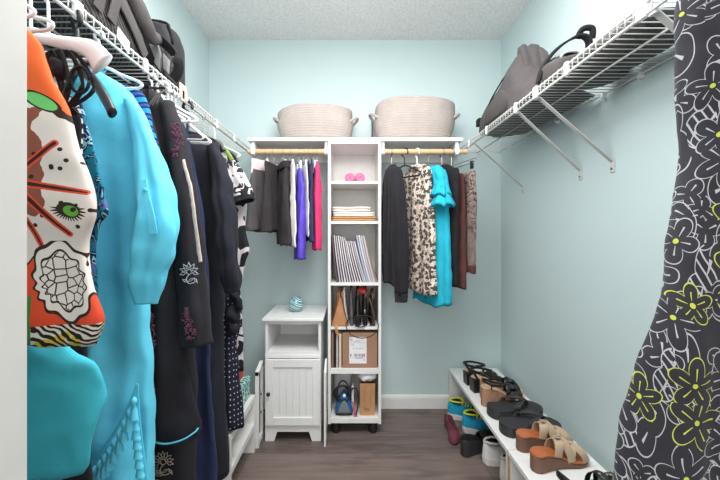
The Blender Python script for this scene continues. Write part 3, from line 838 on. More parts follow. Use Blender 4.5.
# handbags
hb = 'handbags in the tower'
zb = SZ[3] + .001
def handbag(label, x, w, y0, d, h, mat, top=.35, strapmat=None, straps=1, lean=0.0, strap_h=.06, hw=.005, flare=1.0, seed=0, extra=None):
    """soft upright bag seen end-on: wide gusset at its foot, pinched top, strap loops"""
    t = thing('handbag', label, 'handbag', (x, y0 + d / 2, zb), group=hb)
    m = MB(); n = 10; rings = []
    for k in range(n + 1):
        f = k / n
        hwid = w / 2 * (1 - (1 - top) * f ** 1.2) * (1 - .12 * (1 - f) ** 8)
        cxx = x + lean * f
        dd = d / 2 * (1 - .1 * f); cy = y0 + d / 2
        r = []
        for q in range(20):
            a = 2 * PI * q / 20; e = 3.2
            ca, sa = math.cos(a), math.sin(a)
            r.append((cxx + hwid * math.copysign(abs(ca) ** (2 / e), ca), cy + dd * math.copysign(abs(sa) ** (2 / e), sa), zb + h * f))
        rings.append(r)
    m.loft(rings).lump(.004, 16, seed)
    for i, v in enumerate(m.v):
        if v.z < zb: m.v[i] = Vector((v.x, v.y, zb))
    part('bag_body', m, mat, t, world=True, smooth=60)
    sm = strapmat or mat
    for s in range(straps):
        sx = x + lean + (s - (straps - 1) / 2) * w * top * .7
        ym = y0 + d / 2
        pts = spline([(sx, ym - d * .32, zb + h * .86), (sx + .004, ym - d * .3, zb + h + strap_h * .6), (sx + .006, ym - d * .1, zb + h + strap_h), (sx + .006, ym + d * .1, zb + h + strap_h), (sx, ym + d * .3, zb + h + strap_h * .6), (sx, ym + d * .32, zb + h * .86)], 5)
        part('strap', MB().band(pts, hw, .0016, (1, 0, 0)), sm, t, world=True)
    return t
yb = YT + .012
t = handbag('tan leather tote with flared gusset at the tower side', -.070, .098, yb, .21, .16, M['tan'], top=.34, straps=2, strap_h=.045, hw=.007, seed=1)
gs = MB().prism([(-.116, zb + .004), (-.026, zb + .004), (-.066, zb + .15), (-.074, zb + .15)], 'y', yb - .004, yb + .002)
part('gusset', gs, M['tan'], t, world=True, bevel=.001)
part('edge_piping', MB().tube([(-.118, yb - .003, zb + .006), (-.080, yb - .003, zb + .155), (-.074, yb - .003, zb + .2)], .0028, n=6).tube([(-.022, yb - .003, zb + .006), (-.058, yb - .003, zb + .155), (-.064, yb - .003, zb + .2)], .0028, n=6), M['brnleather'], t, world=True)
part('pull_tab', MB().band(spline([(-.092, yb - .004, zb + .01), (-.09, yb - .018, zb - .003), (-.086, yb - .019, zb - .03), (-.074, yb - .019, zb - .045)], 5), .008, .0014, (1, 0, 0)), M['tan'], t, world=True)
handbag('white leather bag wedged between the tan tote and grey bag', -.030, .020, yb + .002, .19, .205, M['whiteleather'], top=.7, lean=-.018, strap_h=.012, seed=2)
handbag('slate grey leather bag beside the white bag in the tower', -.001, .030, yb + .006, .20, .19, M['greyleather'], top=.55, lean=-.006, strap_h=.025, seed=3)
t = handbag('black leather shoulder bag with a steel zip in the tower', .036, .040, yb + .004, .20, .17, M['blkleather'], top=.55, lean=-.004, strap_h=.045, seed=4)
part('zip', MB().tube(spline([(.026, yb - .0005, zb + .035), (.031, yb - .001, zb + .07), (.030, yb - .001, zb + .12), (.033, yb + .002, zb + .15)], 4), .0025, n=6), M['nickel'], t, world=True, label='silvery zip')
t = handbag('black bag with brown strap and gold clasp in the tower', .076, .036, yb + .003, .20, .16, M['blkleather'], top=.6, strapmat=M['brnleather'], strap_h=.055, seed=5)
part('clasp', MB().soft((.074, yb, zb + .085), (.007, .004, .012), 3, 4), M['nickel'], t, world=True, label='gold clasp')
t = handbag('black bag with long brown strap against the tower wall', .119, .042, yb + .004, .20, .15, M['blkleather'], top=.65, strapmat=M['brnleather'], strap_h=.05, seed=6)
part('long_strap', MB().band(spline([(.100, yb + .002, zb + .16), (.112, yb - .004, zb + .12), (.126, yb - .005, zb + .07), (.128, yb - .005, zb + .03), (.118, yb - .005, zb + .008), (.10, yb - .005, zb + .006)], 6), .0028, .0012, (1, 0, 0)), M['brnleather'], t, world=True)
sc = MB().soft((.060, yb + .07, zb + .198), (.030, .05, .018), 2.4, 6, .014, 30, 3)
solo('scarf', sc, M['red'], 'crumpled red scarf tucked on top of the black handbags', 'scarf', smooth=True)
# big ring of black cord hanging over the shelf edge
cd = []
for i in range(49):
    a = 2 * PI * i / 48
    cd.append((.058 + .092 * math.cos(a), YT - .016 - .006 * math.sin(a), SZ[3] + .016 + (.056 if math.sin(a) > 0 else .077) * math.sin(a)))
t = thing('cord_loop', 'large loop of thin black cord hanging over the shelf below the handbags', 'cord', (.06, YT - .012, SZ[3] - .055))
part('loop', MB().tube(cd[:-1], .0026, n=8, closed=True), M['cord'], t, world=True, smooth=True)
cl = []
for i in range(90):
    a = 2 * PI * i / 26
    cl.append((.045 + .030 * math.cos(a) + .006 * math.sin(a * .37), YT - .005 - .002 * math.sin(a * 1.7), SZ[3] + .030 + .024 * math.sin(a) + .006 * math.cos(a * .53)))
part('coil', MB().tube(cl, .0024, n=6), M['cord'], t, world=True, smooth=True)

# box compartment
z5 = SZ[4]
bx0, bx1 = -.056, .146
t = thing('cardboard_box', 'brown cardboard box with a white shipping label in the tower', 'box', (.045, 2.06, z5))
part('box_body', MB().box(bx0, bx1, YT + .014, 2.20, z5 + .0005, z5 + .200), M['card'], t, world=True, bevel=.003)
part('flap', MB().box(bx0 + .002, bx1 - .002, YT + .016, 2.085, z5 + .200, z5 + .203), M['card'], t, world=True)
part('flap', MB().box(bx0 + .002, bx1 - .002, 2.089, 2.198, z5 + .200, z5 + .203), M['card'], t, world=True)
ly = YT + .0135
lb = part('shipping_label', MB().box(-.016, .084, ly - .0006, ly, z5 + .026, z5 + .178), M['paper'], t, world=True, label='white shipping label')
def on_label(mb, mat): part('print', mb, mat, lb, world=True, smooth=False)
def lab_at(x, z): return Matrix.Translation((x, ly - .0008, z)) @ FRONT
on_label(text_mb('G', .020, .0002, lab_at(-.004, z5 + .163)), M['ink'])
m = MB()
def ln(m, x0, x1, z, h=.0022): m.box(x0, x1, ly - .0011, ly - .0004, z, z + h)
for (a, b, q) in ((.018, .050, .160), (.054, .068, .160), (.016, .046, .152), (-.008, .010, .136), (.0, .012, .130)): ln(m, a, b, z5 + q)
on_label(m, M['inkgrey'])
m = MB(); ln(m, -.012, .080, z5 + .146, .0012); ln(m, -.012, .080, z5 + .060, .0014)
for i, a in enumerate((.004, .012, .022, .030, .040, .046, .056, .062)): ln(m, a, a + .005, z5 + .108 + (i % 2) * .004, .005)
on_label(m, M['inkgrey'])
m = MB(); m.box(-.010, -.004, ly - .0011, ly - .0004, z5 + .068, z5 + .080)
for i in range(15):
    if i not in (5, 9): m.box(.012 + i * .0042, .012 + i * .0042 + (.0026 if i % 3 else .0014), ly - .0011, ly - .0004, z5 + .066, z5 + .082)
ln(m, .020, .066, z5 + .056, .0024)
on_label(m, M['ink'])
m = MB(); m.box(.068, .073, ly - .0011, ly - .0004, z5 + .066, z5 + .080).box(.068, .072, ly - .0011, ly - .0004, z5 + .042, z5 + .052); ln(m, .048, .060, z5 + .066, .003)
on_label(m, M['inkred'])
def book(x, th, h, d, mat, label, lean=0):
    t = thing('book', label, 'book', (x + th / 2, YT + .02 + d / 2, z5), group='slim books beside the cardboard box')
    y0 = YT + .016
    c = MB().box(x, x + .0018, y0, y0 + d, z5 + .0005, z5 + h).box(x + th - .0018, x + th, y0, y0 + d, z5 + .0005, z5 + h).box(x, x + th, y0, y0 + .0018, z5 + .0005, z5 + h)
    part('cover', c, mat, t, world=True)
    part('pages', MB().box(x + .0018, x + th - .0018, y0 + .0018, y0 + d - .004, z5 + .004, z5 + h - .004), M['paper'], t, world=True)
book(-.1205, .016, .205, .19, M['book_brown'], 'brown book against the tower side beside the cardboard box')
book(-.1035, .010, .200, .20, M['book_black'], 'black book next to the brown one beside the cardboard box')
book(-.0925, .014, .192, .20, M['mag_grey'], 'grey book between the black and cream ones beside the box')
book(-.0775, .018, .196, .19, M['book_cream'], 'cream book touching the cardboard box in the tower')

# bottom compartment: clothes iron, sleeve, paper bag, plastic bags
z6 = SZ[5]
t = thing('clothes_iron', 'blue clothes iron standing on its heel with black cord coiled above', 'iron', (-.045, 2.0, z6))
ox, oy, oz = -.046, YT + .045, z6 + .012
tri = lambda s, o=0: [(ox - .052 * s, oz + .004 + o), (ox + .052 * s, oz + .004 + o), (ox + .054 * s, oz + .02 + o), (ox + .04 * s, oz + .062 * s + o), (ox + .018 * s, oz + .105 * s + o), (ox, oz + .122 * s + o), (ox - .018 * s, oz + .105 * s + o), (ox - .04 * s, oz + .062 * s + o), (ox - .054 * s, oz + .02 + o)]
part('housing', MB().pillow(tri(1), 'y', oy - .03, oy + .035), M['ironblue'], t, world=True, smooth=50)
part('soleplate', MB().pillow(tri(.62, .008), 'y', oy - .038, oy - .028), M['irongrey'], t, world=True, smooth=50, label='grey inset')
part('heel', MB().box(ox - .05, ox + .05, oy - .02, oy + .06, z6 + .0005, z6 + .016), M['bplastic'], t, world=True, bevel=.004)
part('handle', MB().tube(spline([(ox, oy + .03, oz + .015), (ox, oy + .075, oz + .03), (ox, oy + .08, oz + .08), (ox, oy + .035, oz + .10)], 6), .011, n=10), M['bplastic'], t, world=True, smooth=True)
part('dial', MB().lathe([(.009, 0), (.009, .006), (.006, .009)], 16).xf(Matrix.Translation((ox + .002, oy - .033, oz + .112)) @ Matrix.Rotation(PI / 2, 4, 'X')), M['paper'], t, world=True, label='pale dial')
cd = []
for i in range(150):
    a = 2 * PI * i / 25
    k = i / 150
    cd.append((ox - .008 + (.052 - .022 * math.sin(a * .31) ** 2) * math.cos(a + .3 * math.sin(i * .11)), oy - .018 + .024 * math.sin(a * 1.3 + k * 5) + .01, oz + .118 + (.044 - .014 * math.cos(a * .23)) * math.sin(a)))
cd += spline([cd[-1], (.010, oy - .03, oz + .155), (.030, oy - .034, oz + .14), (.036, oy - .034, oz + .09), (.030, oy - .034, oz + .03), (.022, oy - .034, oz + .0)], 6)
part('power_cord', MB().tube(cd, .0042, n=7), M['cord'], t, world=True, smooth=True)
mg6 = MB().box(-.002, .010, YT + .03, YT + .22, z6 + .0005, z6 + .165)
solo('booklet', mg6, M['mag_white'], 'slim pale booklet standing behind the iron cord', 'booklet', bevel=.001)
bk = MB().prism([(.012, z6 + .0005), (.030, z6 + .0005), (.006, z6 + .085), (.0, z6 + .085)], 'y', YT + .012, YT + .02)
solo('sleeve_card', bk, M['inkred'], 'small red and pink card leaning between iron and paper bag', 'card')
t = thing('paper_bag', 'open brown kraft paper bag at the bottom of the tower', 'paper bag', (.09, 2.02, z6))
pb = MB()
px0, px1, py0, py1, ph = .048, .132, YT + .028, YT + .15, .186
rg = []
for k in range(7):
    f = k / 6; e = 1 + .05 * f
    cxm = (px0 + px1) / 2; hw_ = (px1 - px0) / 2 * e
    rg.append([(cxm - hw_, py0 - .004 * f, z6 + .0005 + ph * f), (cxm, py0 + .006 * math.sin(f * 3) - .002, z6 + .0005 + ph * f), (cxm + hw_, py0 - .004 * f, z6 + .0005 + ph * f), (cxm + hw_ - .010 * f, (py0 + py1) / 2, z6 + .0005 + ph * f), (cxm + hw_, py1, z6 + .0005 + ph * f), (cxm - hw_, py1, z6 + .0005 + ph * f), (cxm - hw_ + .010 * f, (py0 + py1) / 2, z6 + .0005 + ph * f)])
inn = [[(cxm + (x - cxm) * .97, (py0 + py1) / 2 + (y - (py0 + py1) / 2) * .97, z) for x, y, z in r] for r in reversed(rg)]
inn[-1] = [(x, y, z + .003) for x, y, z in inn[-1]]
pb.loft(rg + inn)
part('bag_body', pb, M['kraft'], t, world=True, smooth=20)
part('front_fold', MB().prism([(.070, z6 + .05), (.102, z6 + .042), (.108, z6 + .175), (.082, z6 + .18)], 'y', py0 - .010, py0 - .006), M['kraft'], t, world=True)
solo('plastic_bag', MB().soft((.088, 2.03, z6 + .222), (.056, .07, .030), 2.6, 10, .012, 34, 3), M['film'], 'puffy white plastic bag on the open brown paper bag', 'plastic bag', smooth=True)
solo('plastic_bag', MB().soft((-.055, 2.15, z6 + .122), (.056, .050, .116), 2.8, 10, .010, 26, 7), M['film'], 'tall milky plastic bag standing behind the clothes iron', 'plastic bag', smooth=True)
# ------------------------------------------------------------------ hangers and garments
HANG_Z = {}
def hanger(kind, label, org, rz, rr, mat, group, w=.20, drop=.065, neck=.085, rc=None, hookmat=None, tr=None, tilt=0.0):
    """org: centre of the rod it hangs on; the hanger lies in its local x-z plane"""
    t = thing('clothes_hanger', label, 'hanger', org, rz, group, ry=tilt)
    tr = tr or {'plastic': .0038, 'wire': .0014, 'clip': .0015, 'wood': .0016, 'velvet': .0015, 'thick': .0045, 'wide': .004}[kind]
    rc = rc or (rr + tr + .0035)
    zc = rr + tr - rc
    pts = arc((0, 0, zc), rc, -35, 195, 14)
    pts += spline([pts[-1], (-rc * .62, 0, zc - rc * .75), (-.001, 0, zc - rc * 1.5), (0, 0, -neck)], 5)[1:]
    hm = hookmat or (mat if kind in ('plastic', 'thick', 'wide') else M['steel'])
    hk = MB().tube(pts, tr, n=8)
    part('hook', hk, hm, t, smooth=True)
    zn = -neck; b = MB()
    if kind in ('plastic', 'wire', 'thick'):
        z2 = zn - drop
        top = spline([(-w + .008, 0, z2 - .012), (-w, 0, z2 - .004), (-w + .012, 0, z2 + .006), (-w * .5, 0, zn - drop * .42), (-.03, 0, zn - .004), (0, 0, zn + .004), (.03, 0, zn - .004), (w * .5, 0, zn - drop * .42), (w - .012, 0, z2 + .006), (w, 0, z2 - .004), (w - .008, 0, z2 - .012)], 4)
        b.tube(top + [Vector((0, 0, z2 - .014))], tr, n=8, closed=True)
        part('shoulder_bar', b, mat, t, smooth=True)
    elif kind in ('wide', 'velvet'):
        z2 = zn - drop; ww = .005 if kind == 'velvet' else .008
        hh = .010 if kind == 'velvet' else [.008 + .018 * abs(2 * k / 36 - 1) ** 1.6 for k in range(37)]
        if mat is M['bplastic'] and kind == 'wide': hh = .012
        top = spline([(-w, 0, z2 - .02), (-w * .85, 0, z2 + .012), (-w * .45, 0, zn - drop * .35), (0, 0, zn), (w * .45, 0, zn - drop * .35), (w * .85, 0, z2 + .012), (w, 0, z2 - .02)], 6)
        b.tube(top, hh, wdir=(0, 0, 1), t=ww, n=12)
        part('shoulder_bar', b, mat, t, smooth=True)
        if kind == 'velvet': part('trouser_bar', MB().tube([(-w * .8, 0, z2 - .012), (w * .8, 0, z2 - .012)], .004, n=8), mat, t, smooth=True)
    elif kind == 'clip':
        part('bar', MB().tube([(-w, 0, zn), (w, 0, zn)], .0022, n=8), M['steel'], t, smooth=True)
        for sg in (-1, 1):
            c = MB().box(sg * w * .82 - .010, sg * w * .82 + .010, -.006, .006, zn - .032, zn + .012)
            part('clip', c, mat, t, bevel=.002)
    return t

def resample(prof, n):
    pr = [tuple(p) + (0.0,) * (5 - len(p)) for p in prof]
    ts = [0.0]
    for a, b in zip(pr, pr[1:]): ts.append(ts[-1] + max(.004, math.hypot(a[0] - b[0], (a[2] - b[2]) * .6)))
    out = []
    for i in range(n + 1):
        s = ts[-1] * i / n
        k = max(j for j in range(len(ts)) if ts[j] <= s + 1e-9); k = min(k, len(pr) - 2)
        t = (s - ts[k]) / (ts[k + 1] - ts[k])
        p0, p1, p2, p3 = pr[max(k - 1, 0)], pr[k], pr[k + 1], pr[min(k + 2, len(pr) - 1)]
        v = []
        for a, b, c, d in zip(p0, p1, p2, p3):
            m1 = 0 if (b - a) * (c - b) < 0 else (c - a) / 2; m2 = 0 if (c - b) * (d - c) < 0 else (d - b) / 2
            if k == 0: m1 = c - b
            if k == len(pr) - 2: m2 = c - b
            h = t * t * (3 - 2 * t)
            v.append(b * (1 + 2 * t) * (1 - t) ** 2 + m1 * t * (1 - t) ** 2 + c * t * t * (3 - 2 * t) + m2 * t * t * (t - 1))
        out.append(v)
    return out

def drape(prof, n=80, rings=46, amp=.010, freq=70, seed=0, onset=.22, hemwave=.006, p=2.6, start=.0, crumple=.0045):
    """cloth hanging in folds: prof rows (z, left u, right u, half thickness, centre v) in local coordinates"""
    rnd = random.Random(seed); ph = [rnd.uniform(0, 6.28) for _ in range(6)]
    rs = resample(prof, rings); ztop = rs[0][0]; zbot = rs[-1][0]
    def ring(row, inset=0.0, dz=0.0, hemk=0.0):
        z, uL, uR, ht, vc = row; out = []
        cu, hu = (uL + uR) / 2, (uR - uL) / 2 - inset
        ht = max(.001, ht - inset)
        g = start + (1 - start) * min(1, max(0, ztop - z) / onset); g = g * g * (3 - 2 * g)
        for k in range(n):
            th = 2 * PI * k / n
            x = math.cos(th); y = math.copysign((1 - abs(x) ** p) ** (1 / p), math.sin(th)) if abs(x) < 1 else 0.0
            u = cu + hu * x
            f = math.sin(freq * u + ph[0] + 1.1 * math.sin(4.5 * z + ph[1])) + .55 * math.sin(freq * 1.83 * u + ph[2] + 1.3 * math.sin(3.1 * z + ph[3])) + .4 * math.sin(freq * .47 * u + ph[4])
            v = vc + ht * y + amp * g * f
            v += .25 * amp * math.sin(38 * z + 30 * u + ph[5]) * (1 if y > 0 else -1) * .5
            hz = hemk * hemwave * (math.sin(freq * .5 * u + ph[3]) + .5 * math.sin(freq * 1.2 * u + ph[1]))
            # folds pull the side edges in and out a little
            u += amp * g * .5 * math.sin(9 * z + ph[4] + (3 if x > 0 else 0)) * abs(x) ** 3
            out.append((u, v, z + dz + hz))
        return out
    R_ = []
    for i, row in enumerate(rs): R_.append(ring(row, 0, 0, max(0, (i / rings - .6) / .4)))
    last = rs[-1]
    i1, i2 = rs[-3], rs[-6]
    inner = [ring(last, .002, .001, 1), ring(i1, .006, 0, .9), ring(i2, .008, 0, .5)]
    m = MB().loft(R_ + inner)
    if n >= 60 and crumple: m.lump(crumple, 13, seed * 1.3).lump(crumple * .5, 31, seed)
    return m

def garment(name, label, cat, org, rz, prof, mat, group=None, pname='cloth', uabs=None, thin=1.0, **kw):
    """prof z in world height; u relative to the hanging point (or absolute X when uabs is set)"""
    t = thing(name, label, cat, org, rz, group)
    pr = []
    for row in prof:
        row = list(row)
        row[0] -= org[2]
        if group == 'short clothes on the wooden rods' and thin == 1.0: row[3] *= .84
        if uabs: row[1] -= org[0]; row[2] -= org[0]
        pr.append(row)
    part(pname, drape(pr, **kw), mat, t, smooth=True)
    return t

def limb(pts, ra, rb, wdir, n=30, seed=0, amp=.004, fr=26, sub=6, rip=.09):
    """sleeve: tapering tube with an open end"""
    k = len(pts)
    P_ = spline(pts, sub)
    def ipo(a):
        out = []
        for i in range(len(P_)):
            s = i / sub; j = min(int(s), k - 2); t = s - j; t = t * t * (3 - 2 * t)
            out.append(a[j] * (1 - t) + a[j + 1] * t)
        return out
    m = MB().tube(P_, ipo(ra), n=n, wdir=wdir, t=ipo(rb))
    Lr = len(m.v) // n
    for i in range(Lr):                          # lengthwise pleats that wander down the sleeve
        c = sum(m.v[i * n:(i + 1) * n], Vector()) / n; f = i / (Lr - 1); g = min(1, f * 3)
        for k_ in range(n):
            a_ = 2 * PI * k_ / n
            w_ = math.sin(4 * a_ + seed + 2.2 * f) + .6 * math.sin(7 * a_ + 2 * seed - 3 * f) + .5 * math.sin(14 * f + 2 * a_ + seed)
            m.v[i * n + k_] = c + (m.v[i * n + k_] - c) * (1 + rip * g * w_)
    m.lump(amp, fr, seed)
    # hollow the cuff
    m.f.pop(); m.mi.pop()
    L = len(m.v) // n; last = m.v[(L - 1) * n:L * n]; c = sum(last, Vector()) / n
    d = (Vector(P_[-1]) - Vector(P_[-3])).normalized()
    b = len(m.v)
    for sc, back in ((.92, .0), (.85, .03)):
        m.v += [c + (v - c) * sc - d * back for v in last]
    for ri, (o0, o1) in enumerate((((L - 1) * n, b), (b, b + n))):
        for q in range(n):
            m.f.append([o0 + q, o0 + (q + 1) % n, o1 + (q + 1) % n, o1 + q]); m.mi.append(0)
    m.f.append([b + n + q for q in range(n)]); m.mi.append(0)
    return m

def edge(Y, pts): return [P(x, y, Y) for x, y in pts]
RX, RZ = XFL, ZLIP                            # the left hanging wire
def left_prof(Y, pts, ht, lmin=-.925, top=None, lfac=1.0):
    """mirror the visible outer edge about the hanging wire"""
    out = []
    for i, (x, y) in enumerate(pts):
        X, _, z = P(x, y, Y)
        h = ht if not isinstance(ht, (list, tuple)) else ht[i]
        out.append((z, max(lmin, RX - (X - RX) * lfac), X, h))
    return out

def cloth_patterns():
    M['orange'] = pat_orange()
    M['dressprint'] = pat_flowers('charcoal_floral_cloth', (50, 50, 56), (178, 178, 182), 13.0, 5, .55, .0125, accent=(190, 198, 78), warp=.09, dense=True, yk=-.8)
    M['creamprint'] = pat_flowers('cream_leaf_print', (222, 206, 190), (64, 56, 54), 34, 3, .42, .05, fill=(86, 78, 76), warp=.16, leafc=(74, 66, 64))
    M['bwprint'] = pat_flowers('black_white_floral_cloth', (40, 40, 46), (214, 210, 212), 19, 4, .55, .045, fill=(208, 204, 206), warp=.15)
    m = NM('teal_navy_scrolls'); x, y, z = m.xyz(); n = m.noise(13, 3, dist=1.5); n2 = m.noise(30, 3)
    c = m.mix((n * 34).sin().gt(.2), (30, 44, 84), (32, 128, 150)); c = m.mix(((n + .1) * 34).sin().gt(.93), c, (150, 200, 216))
    c = m.mix(m.ss(n2, .6, .7), c, (112, 106, 170))
    M['tealprint'] = m.done(c, .85, spec=.15)
    m = NM('blue_navy_stripes'); x, y, z = m.xyz(); n = m.noise(10, 2)
    s = (z * 170 - x * 60 + n * 4).sin()
    c = m.mix(s.gt(.25), (28, 36, 66), (44, 134, 190)); c = m.mix(s.lt(-.72), c, (52, 78, 150))
    M['bluestripe'] = m.done(c, .85, spec=.15)
    m = NM('black_white_geometric'); x, y, z = m.xyz(); s = (z * 300).sin() * (x * 260).sin()
    M['bwgeo'] = m.done(m.mix(s.gt(.05), (36, 36, 42), (206, 206, 208)), .85, spec=.15)
    m = NM('navy_polka_dots'); x, y, z = m.xyz(); v = m.voro(m.vec(x + y, z), 42, 'F1', .25); d = S(m, v.outputs['Distance'])
    M['polka'] = m.done(m.mix(d.lt(.13), (38, 40, 56), (216, 212, 216)), .85, m.noise(20), .3, .004, spec=.15)
    m = NM('big_white_abstract'); v = m.voro(m.co(), 11, 'DISTANCE_TO_EDGE', 1, '3D'); d = S(m, v.outputs['Distance']); n = m.noise(30)
    M['abstract'] = m.done(m.mix((d + (n - .5) * .1).lt(.10), (42, 41, 47), (216, 206, 208)), .85, m.noise(20), .3, .004, spec=.15)
    m = NM('tweed'); a, b = m.noise(230, 2), m.noise(105, 2)
    x, y, z = m.xyz(); g = (z * 420).sin() * ((x + y) * 420).sin()
    M['tweed'] = m.done(m.mix(m.ss(b + g * .12, .46, .54), (58, 46, 44), (156, 136, 130)), .9, a, .3, .002, spec=.1)
    # black kaftan: ethnic embroidery is separate geometry; plain cloths
    for k, c, kw in (('bluecloth', (106, 216, 248), dict(var=.05)), ('turqknit', (70, 184, 202), dict(var=.06, weave=900, bump=.22)), ('turq', (44, 178, 204), dict(var=.06)),
                     ('black', (38, 37, 41), {}), ('black2', (45, 43, 47), {}), ('inkblack', (38, 39, 47), {}), ('navy', (44, 52, 84), {}), ('navyback', (54, 60, 92), {}),
                     ('grey', (86, 82, 84), {}), ('charcoal', (56, 52, 54), {}), ('offwhite', (226, 220, 218), dict(var=.04)), ('lining', (226, 208, 210), dict(var=.05)),
                     ('purple', (100, 80, 208), dict(var=.05)), ('pinkcloth', (226, 60, 112), dict(var=.06)), ('brown', (88, 56, 52), dict(var=.1)), ('red_emb', (112, 66, 84), dict(var=.2)), ('white_emb', (206, 206, 210), {}), ('cyantrim', (92, 180, 206), {}), ('beigetrim', (196, 178, 166), dict(var=.15, vs=80))):
        M[k] = cloth('cloth_' + k, c, **kw)
cloth_patterns()

gl = 'clothes on the wire shelf rail'
hw = 'white tubular hangers on the wire rail'

# --- orange and white patterned sleeveless top, nearest the doorway
Y = .52
pr = [(P(30, 2, Y)[2], -.70, -.59, .012), (P(30, 12, Y)[2], -.74, -.535, .016)] + left_prof(Y, [(38, 40), (45, 58), (54, 80), (63, 102), (71, 128), (80, 155), (90, 180), (99, 203), (98, 216), (86, 236), (84, 250), (91, 280), (100, 305), (105, 320), (102, 334), (97, 342)], [.018, .02, .022, .025, .028, .03, .03, .032, .032, .03, .03, .03, .032, .034, .034, .034])
garment('patterned_blouse', 'orange and white patterned sleeveless top hanging nearest the doorway', 'top', (RX, Y, RZ), 0, pr, M['orange'], gl, uabs=True, amp=.005, freq=55, seed=3, onset=.5)
hanger('plastic', 'white tubular hanger holding the orange and white patterned top', (RX, Y, RZ), 0, .0045, M['wplastic'], hw, w=.10, drop=.03, neck=.075)
# straps of that top
# --- turquoise knit beneath it
Y = .58
pr = [(1.30, -.70, -.60, .010)] + left_prof(Y, [(25, 222), (32, 262), (42, 300), (62, 336), (88, 358), (97, 375), (98, 398), (95, 430), (91, 455), (88, 469), (84, 473)], [.012, .014, .018, .028, .034, .036, .036, .034, .03, .026, .02])
garment('knit_sweater', 'turquoise fine-knit sweater drooping below the orange patterned top', 'sweater', (RX, Y, RZ), 0, pr, M['turqknit'], gl, uabs=True, amp=.007, freq=30, seed=8, onset=.3, p=2.2, crumple=.010)
hanger('wire', 'thin wire hanger behind the orange top, holding the turquoise knit', (RX, Y, RZ), 0, .0045, M['steel'], 'wire hangers on the wire rail', w=.05, drop=.02, neck=.34)
# --- black strappy dress on the contoured white hanger
Y = .672
pr = left_prof(Y, [(58, 96), (72, 104), (79, 116), (80, 150), (78, 210), (82, 300), (86, 400), (90, 480), (92, 560)], [.006, .012, .014, .015, .016, .02, .02, .02, .02])
t = garment('halter_dress', 'black halter dress with a tangle of straps, behind the orange top', 'dress', (RX, Y, RZ), 0, pr, M['black'], gl, uabs=True, amp=.004, freq=80, seed=5)
for i, (dx, sw) in enumerate(((0, .010), (.014, .008), (-.014, .009), (.022, .006), (-.024, .007))):
    a = P(66 + dx * 520, 60, .635); b = P(68 + dx * 420, 106, .64)
    st = spline([(a[0] - .02, .66, b[2] - .01), (a[0] - .024 - dx, .63, (a[2] + b[2]) / 2), (a[0], .622, a[2] + .008), (a[0] + .024 + dx * .5, .612 + .006 * i, (a[2] + b[2]) / 2 - .01), (b[0] + .004, .625, b[2] - .006)], 6)
    part('strap', MB().band(st, sw * .55, .0018, (.3, -.3, 1)), M['black'], t, world=True, smooth=40)
part('bow', MB().soft(P(58, 68, .62), (.016, .012, .018), 2.5, 5, .008, 40, 2), M['black'], t, world=True, smooth=True)
part('strap_ring', MB().tube(arc((P(80, 80, .615)), .017, 0, 350, 18, 'xz', .024), .0028, n=7), M['black'], t, world=True, smooth=True)
hanger('wide', 'white contoured hanger with one broad end jutting toward the blue kaftan', (RX, .665, RZ), -.22, .0045, M['wplastic'], hw, w=.195, drop=.055, neck=.125)
# --- geometric strip and teal scroll blouse
Y = .70
pr = left_prof(Y, [(60, 92), (74, 98), (80, 110), (83, 140), (84, 200), (86, 300)], [.006, .010, .012, .012, .012, .012])
garment('printed_shirt', 'black and white geometric print top glimpsed beside the black halter straps', 'top', (RX, Y, RZ), 0, pr, M['bwgeo'], gl, uabs=True, amp=.003, freq=80, seed=6)
Y = .745
pr = left_prof(Y, [(68, 92), (82, 104), (86, 125), (92, 150), (100, 180), (108, 208), (109, 216), (98, 226), (94, 250), (96, 290), (98, 340)], [.006, .010, .012, .013, .014, .015, .015, .015, .015, .015, .015])
garment('printed_blouse', 'teal and navy scroll print blouse pressed against the blue kaftan', 'blouse', (RX, Y, RZ), 0, pr, M['tealprint'], gl, uabs=True, amp=.004, freq=60, seed=9)
hanger('wide', 'black plastic hanger whose curved end hangs in front of the blue kaftan', (RX, .80, RZ), -.60, .0045, M['bplastic'], 'black hangers on the wire rail', w=.195, drop=.12, neck=.125, rc=.020, tr=.0065)
for i, y in enumerate((.565, .625, .685, .725)):
    hanger('plastic', ('white tubular hanger second from the doorway', 'white tubular hanger third from the doorway, close to the black halter', 'white tubular hanger fourth from the doorway, above the geometric print top', 'white tubular hanger holding the teal and navy scroll blouse')[i], (RX, y, RZ), (.1, -.12, .08, -.1)[i], .0045, M['wplastic'], hw, w=.11, drop=.03, neck=.10, tr=.0032)

# --- long bright blue kaftan with tassels
Y = .87
pr = left_prof(Y, [(92, 70), (104, 74), (117, 80), (127, 88), (134, 98), (139, 112), (146, 140), (153, 175), (157, 210), (151, 250), (147, 295), (146, 350), (148, 420), (151, 480), (154, 560)], [.014, .026, .030, .034, .036, .038, .04, .044, .046, .05, .05, .05, .05, .05, .05], lmin=-.92)
t = garment('kaftan', 'long bright blue kaftan with rolled sleeve and tassel trimmed hem', 'kaftan', (RX, Y, RZ), 0, pr, M['bluecloth'], gl, uabs=True, amp=.0135, freq=52, seed=12, onset=.40, crumple=.006)
sl = limb([P(130, 100, .85), P(143, 135, .835), P(151, 170, .815), P(156, 205, .80), P(157, 226, .795), P(153, 250, .795), P(149, 274, .80), P(148, 302, .805)], [.012, .024, .034, .042, .048, .044, .038, .026], [.018, .022, .026, .034, .036, .036, .032, .024], (1, 0, 0), seed=4, amp=.006, fr=17, n=40, rip=.13, sub=8)
part('sleeve', sl, M['bluecloth'], t, world=True, smooth=True)
tb = spline([P(143, 180, .772), P(146, 196, .764), P(151, 216, .757), P(154, 234, .757)], 5)
part('sleeve_tab', MB().band(tb, .008, .0015, (1, 0, 0)), M['bluecloth'], t, world=True)
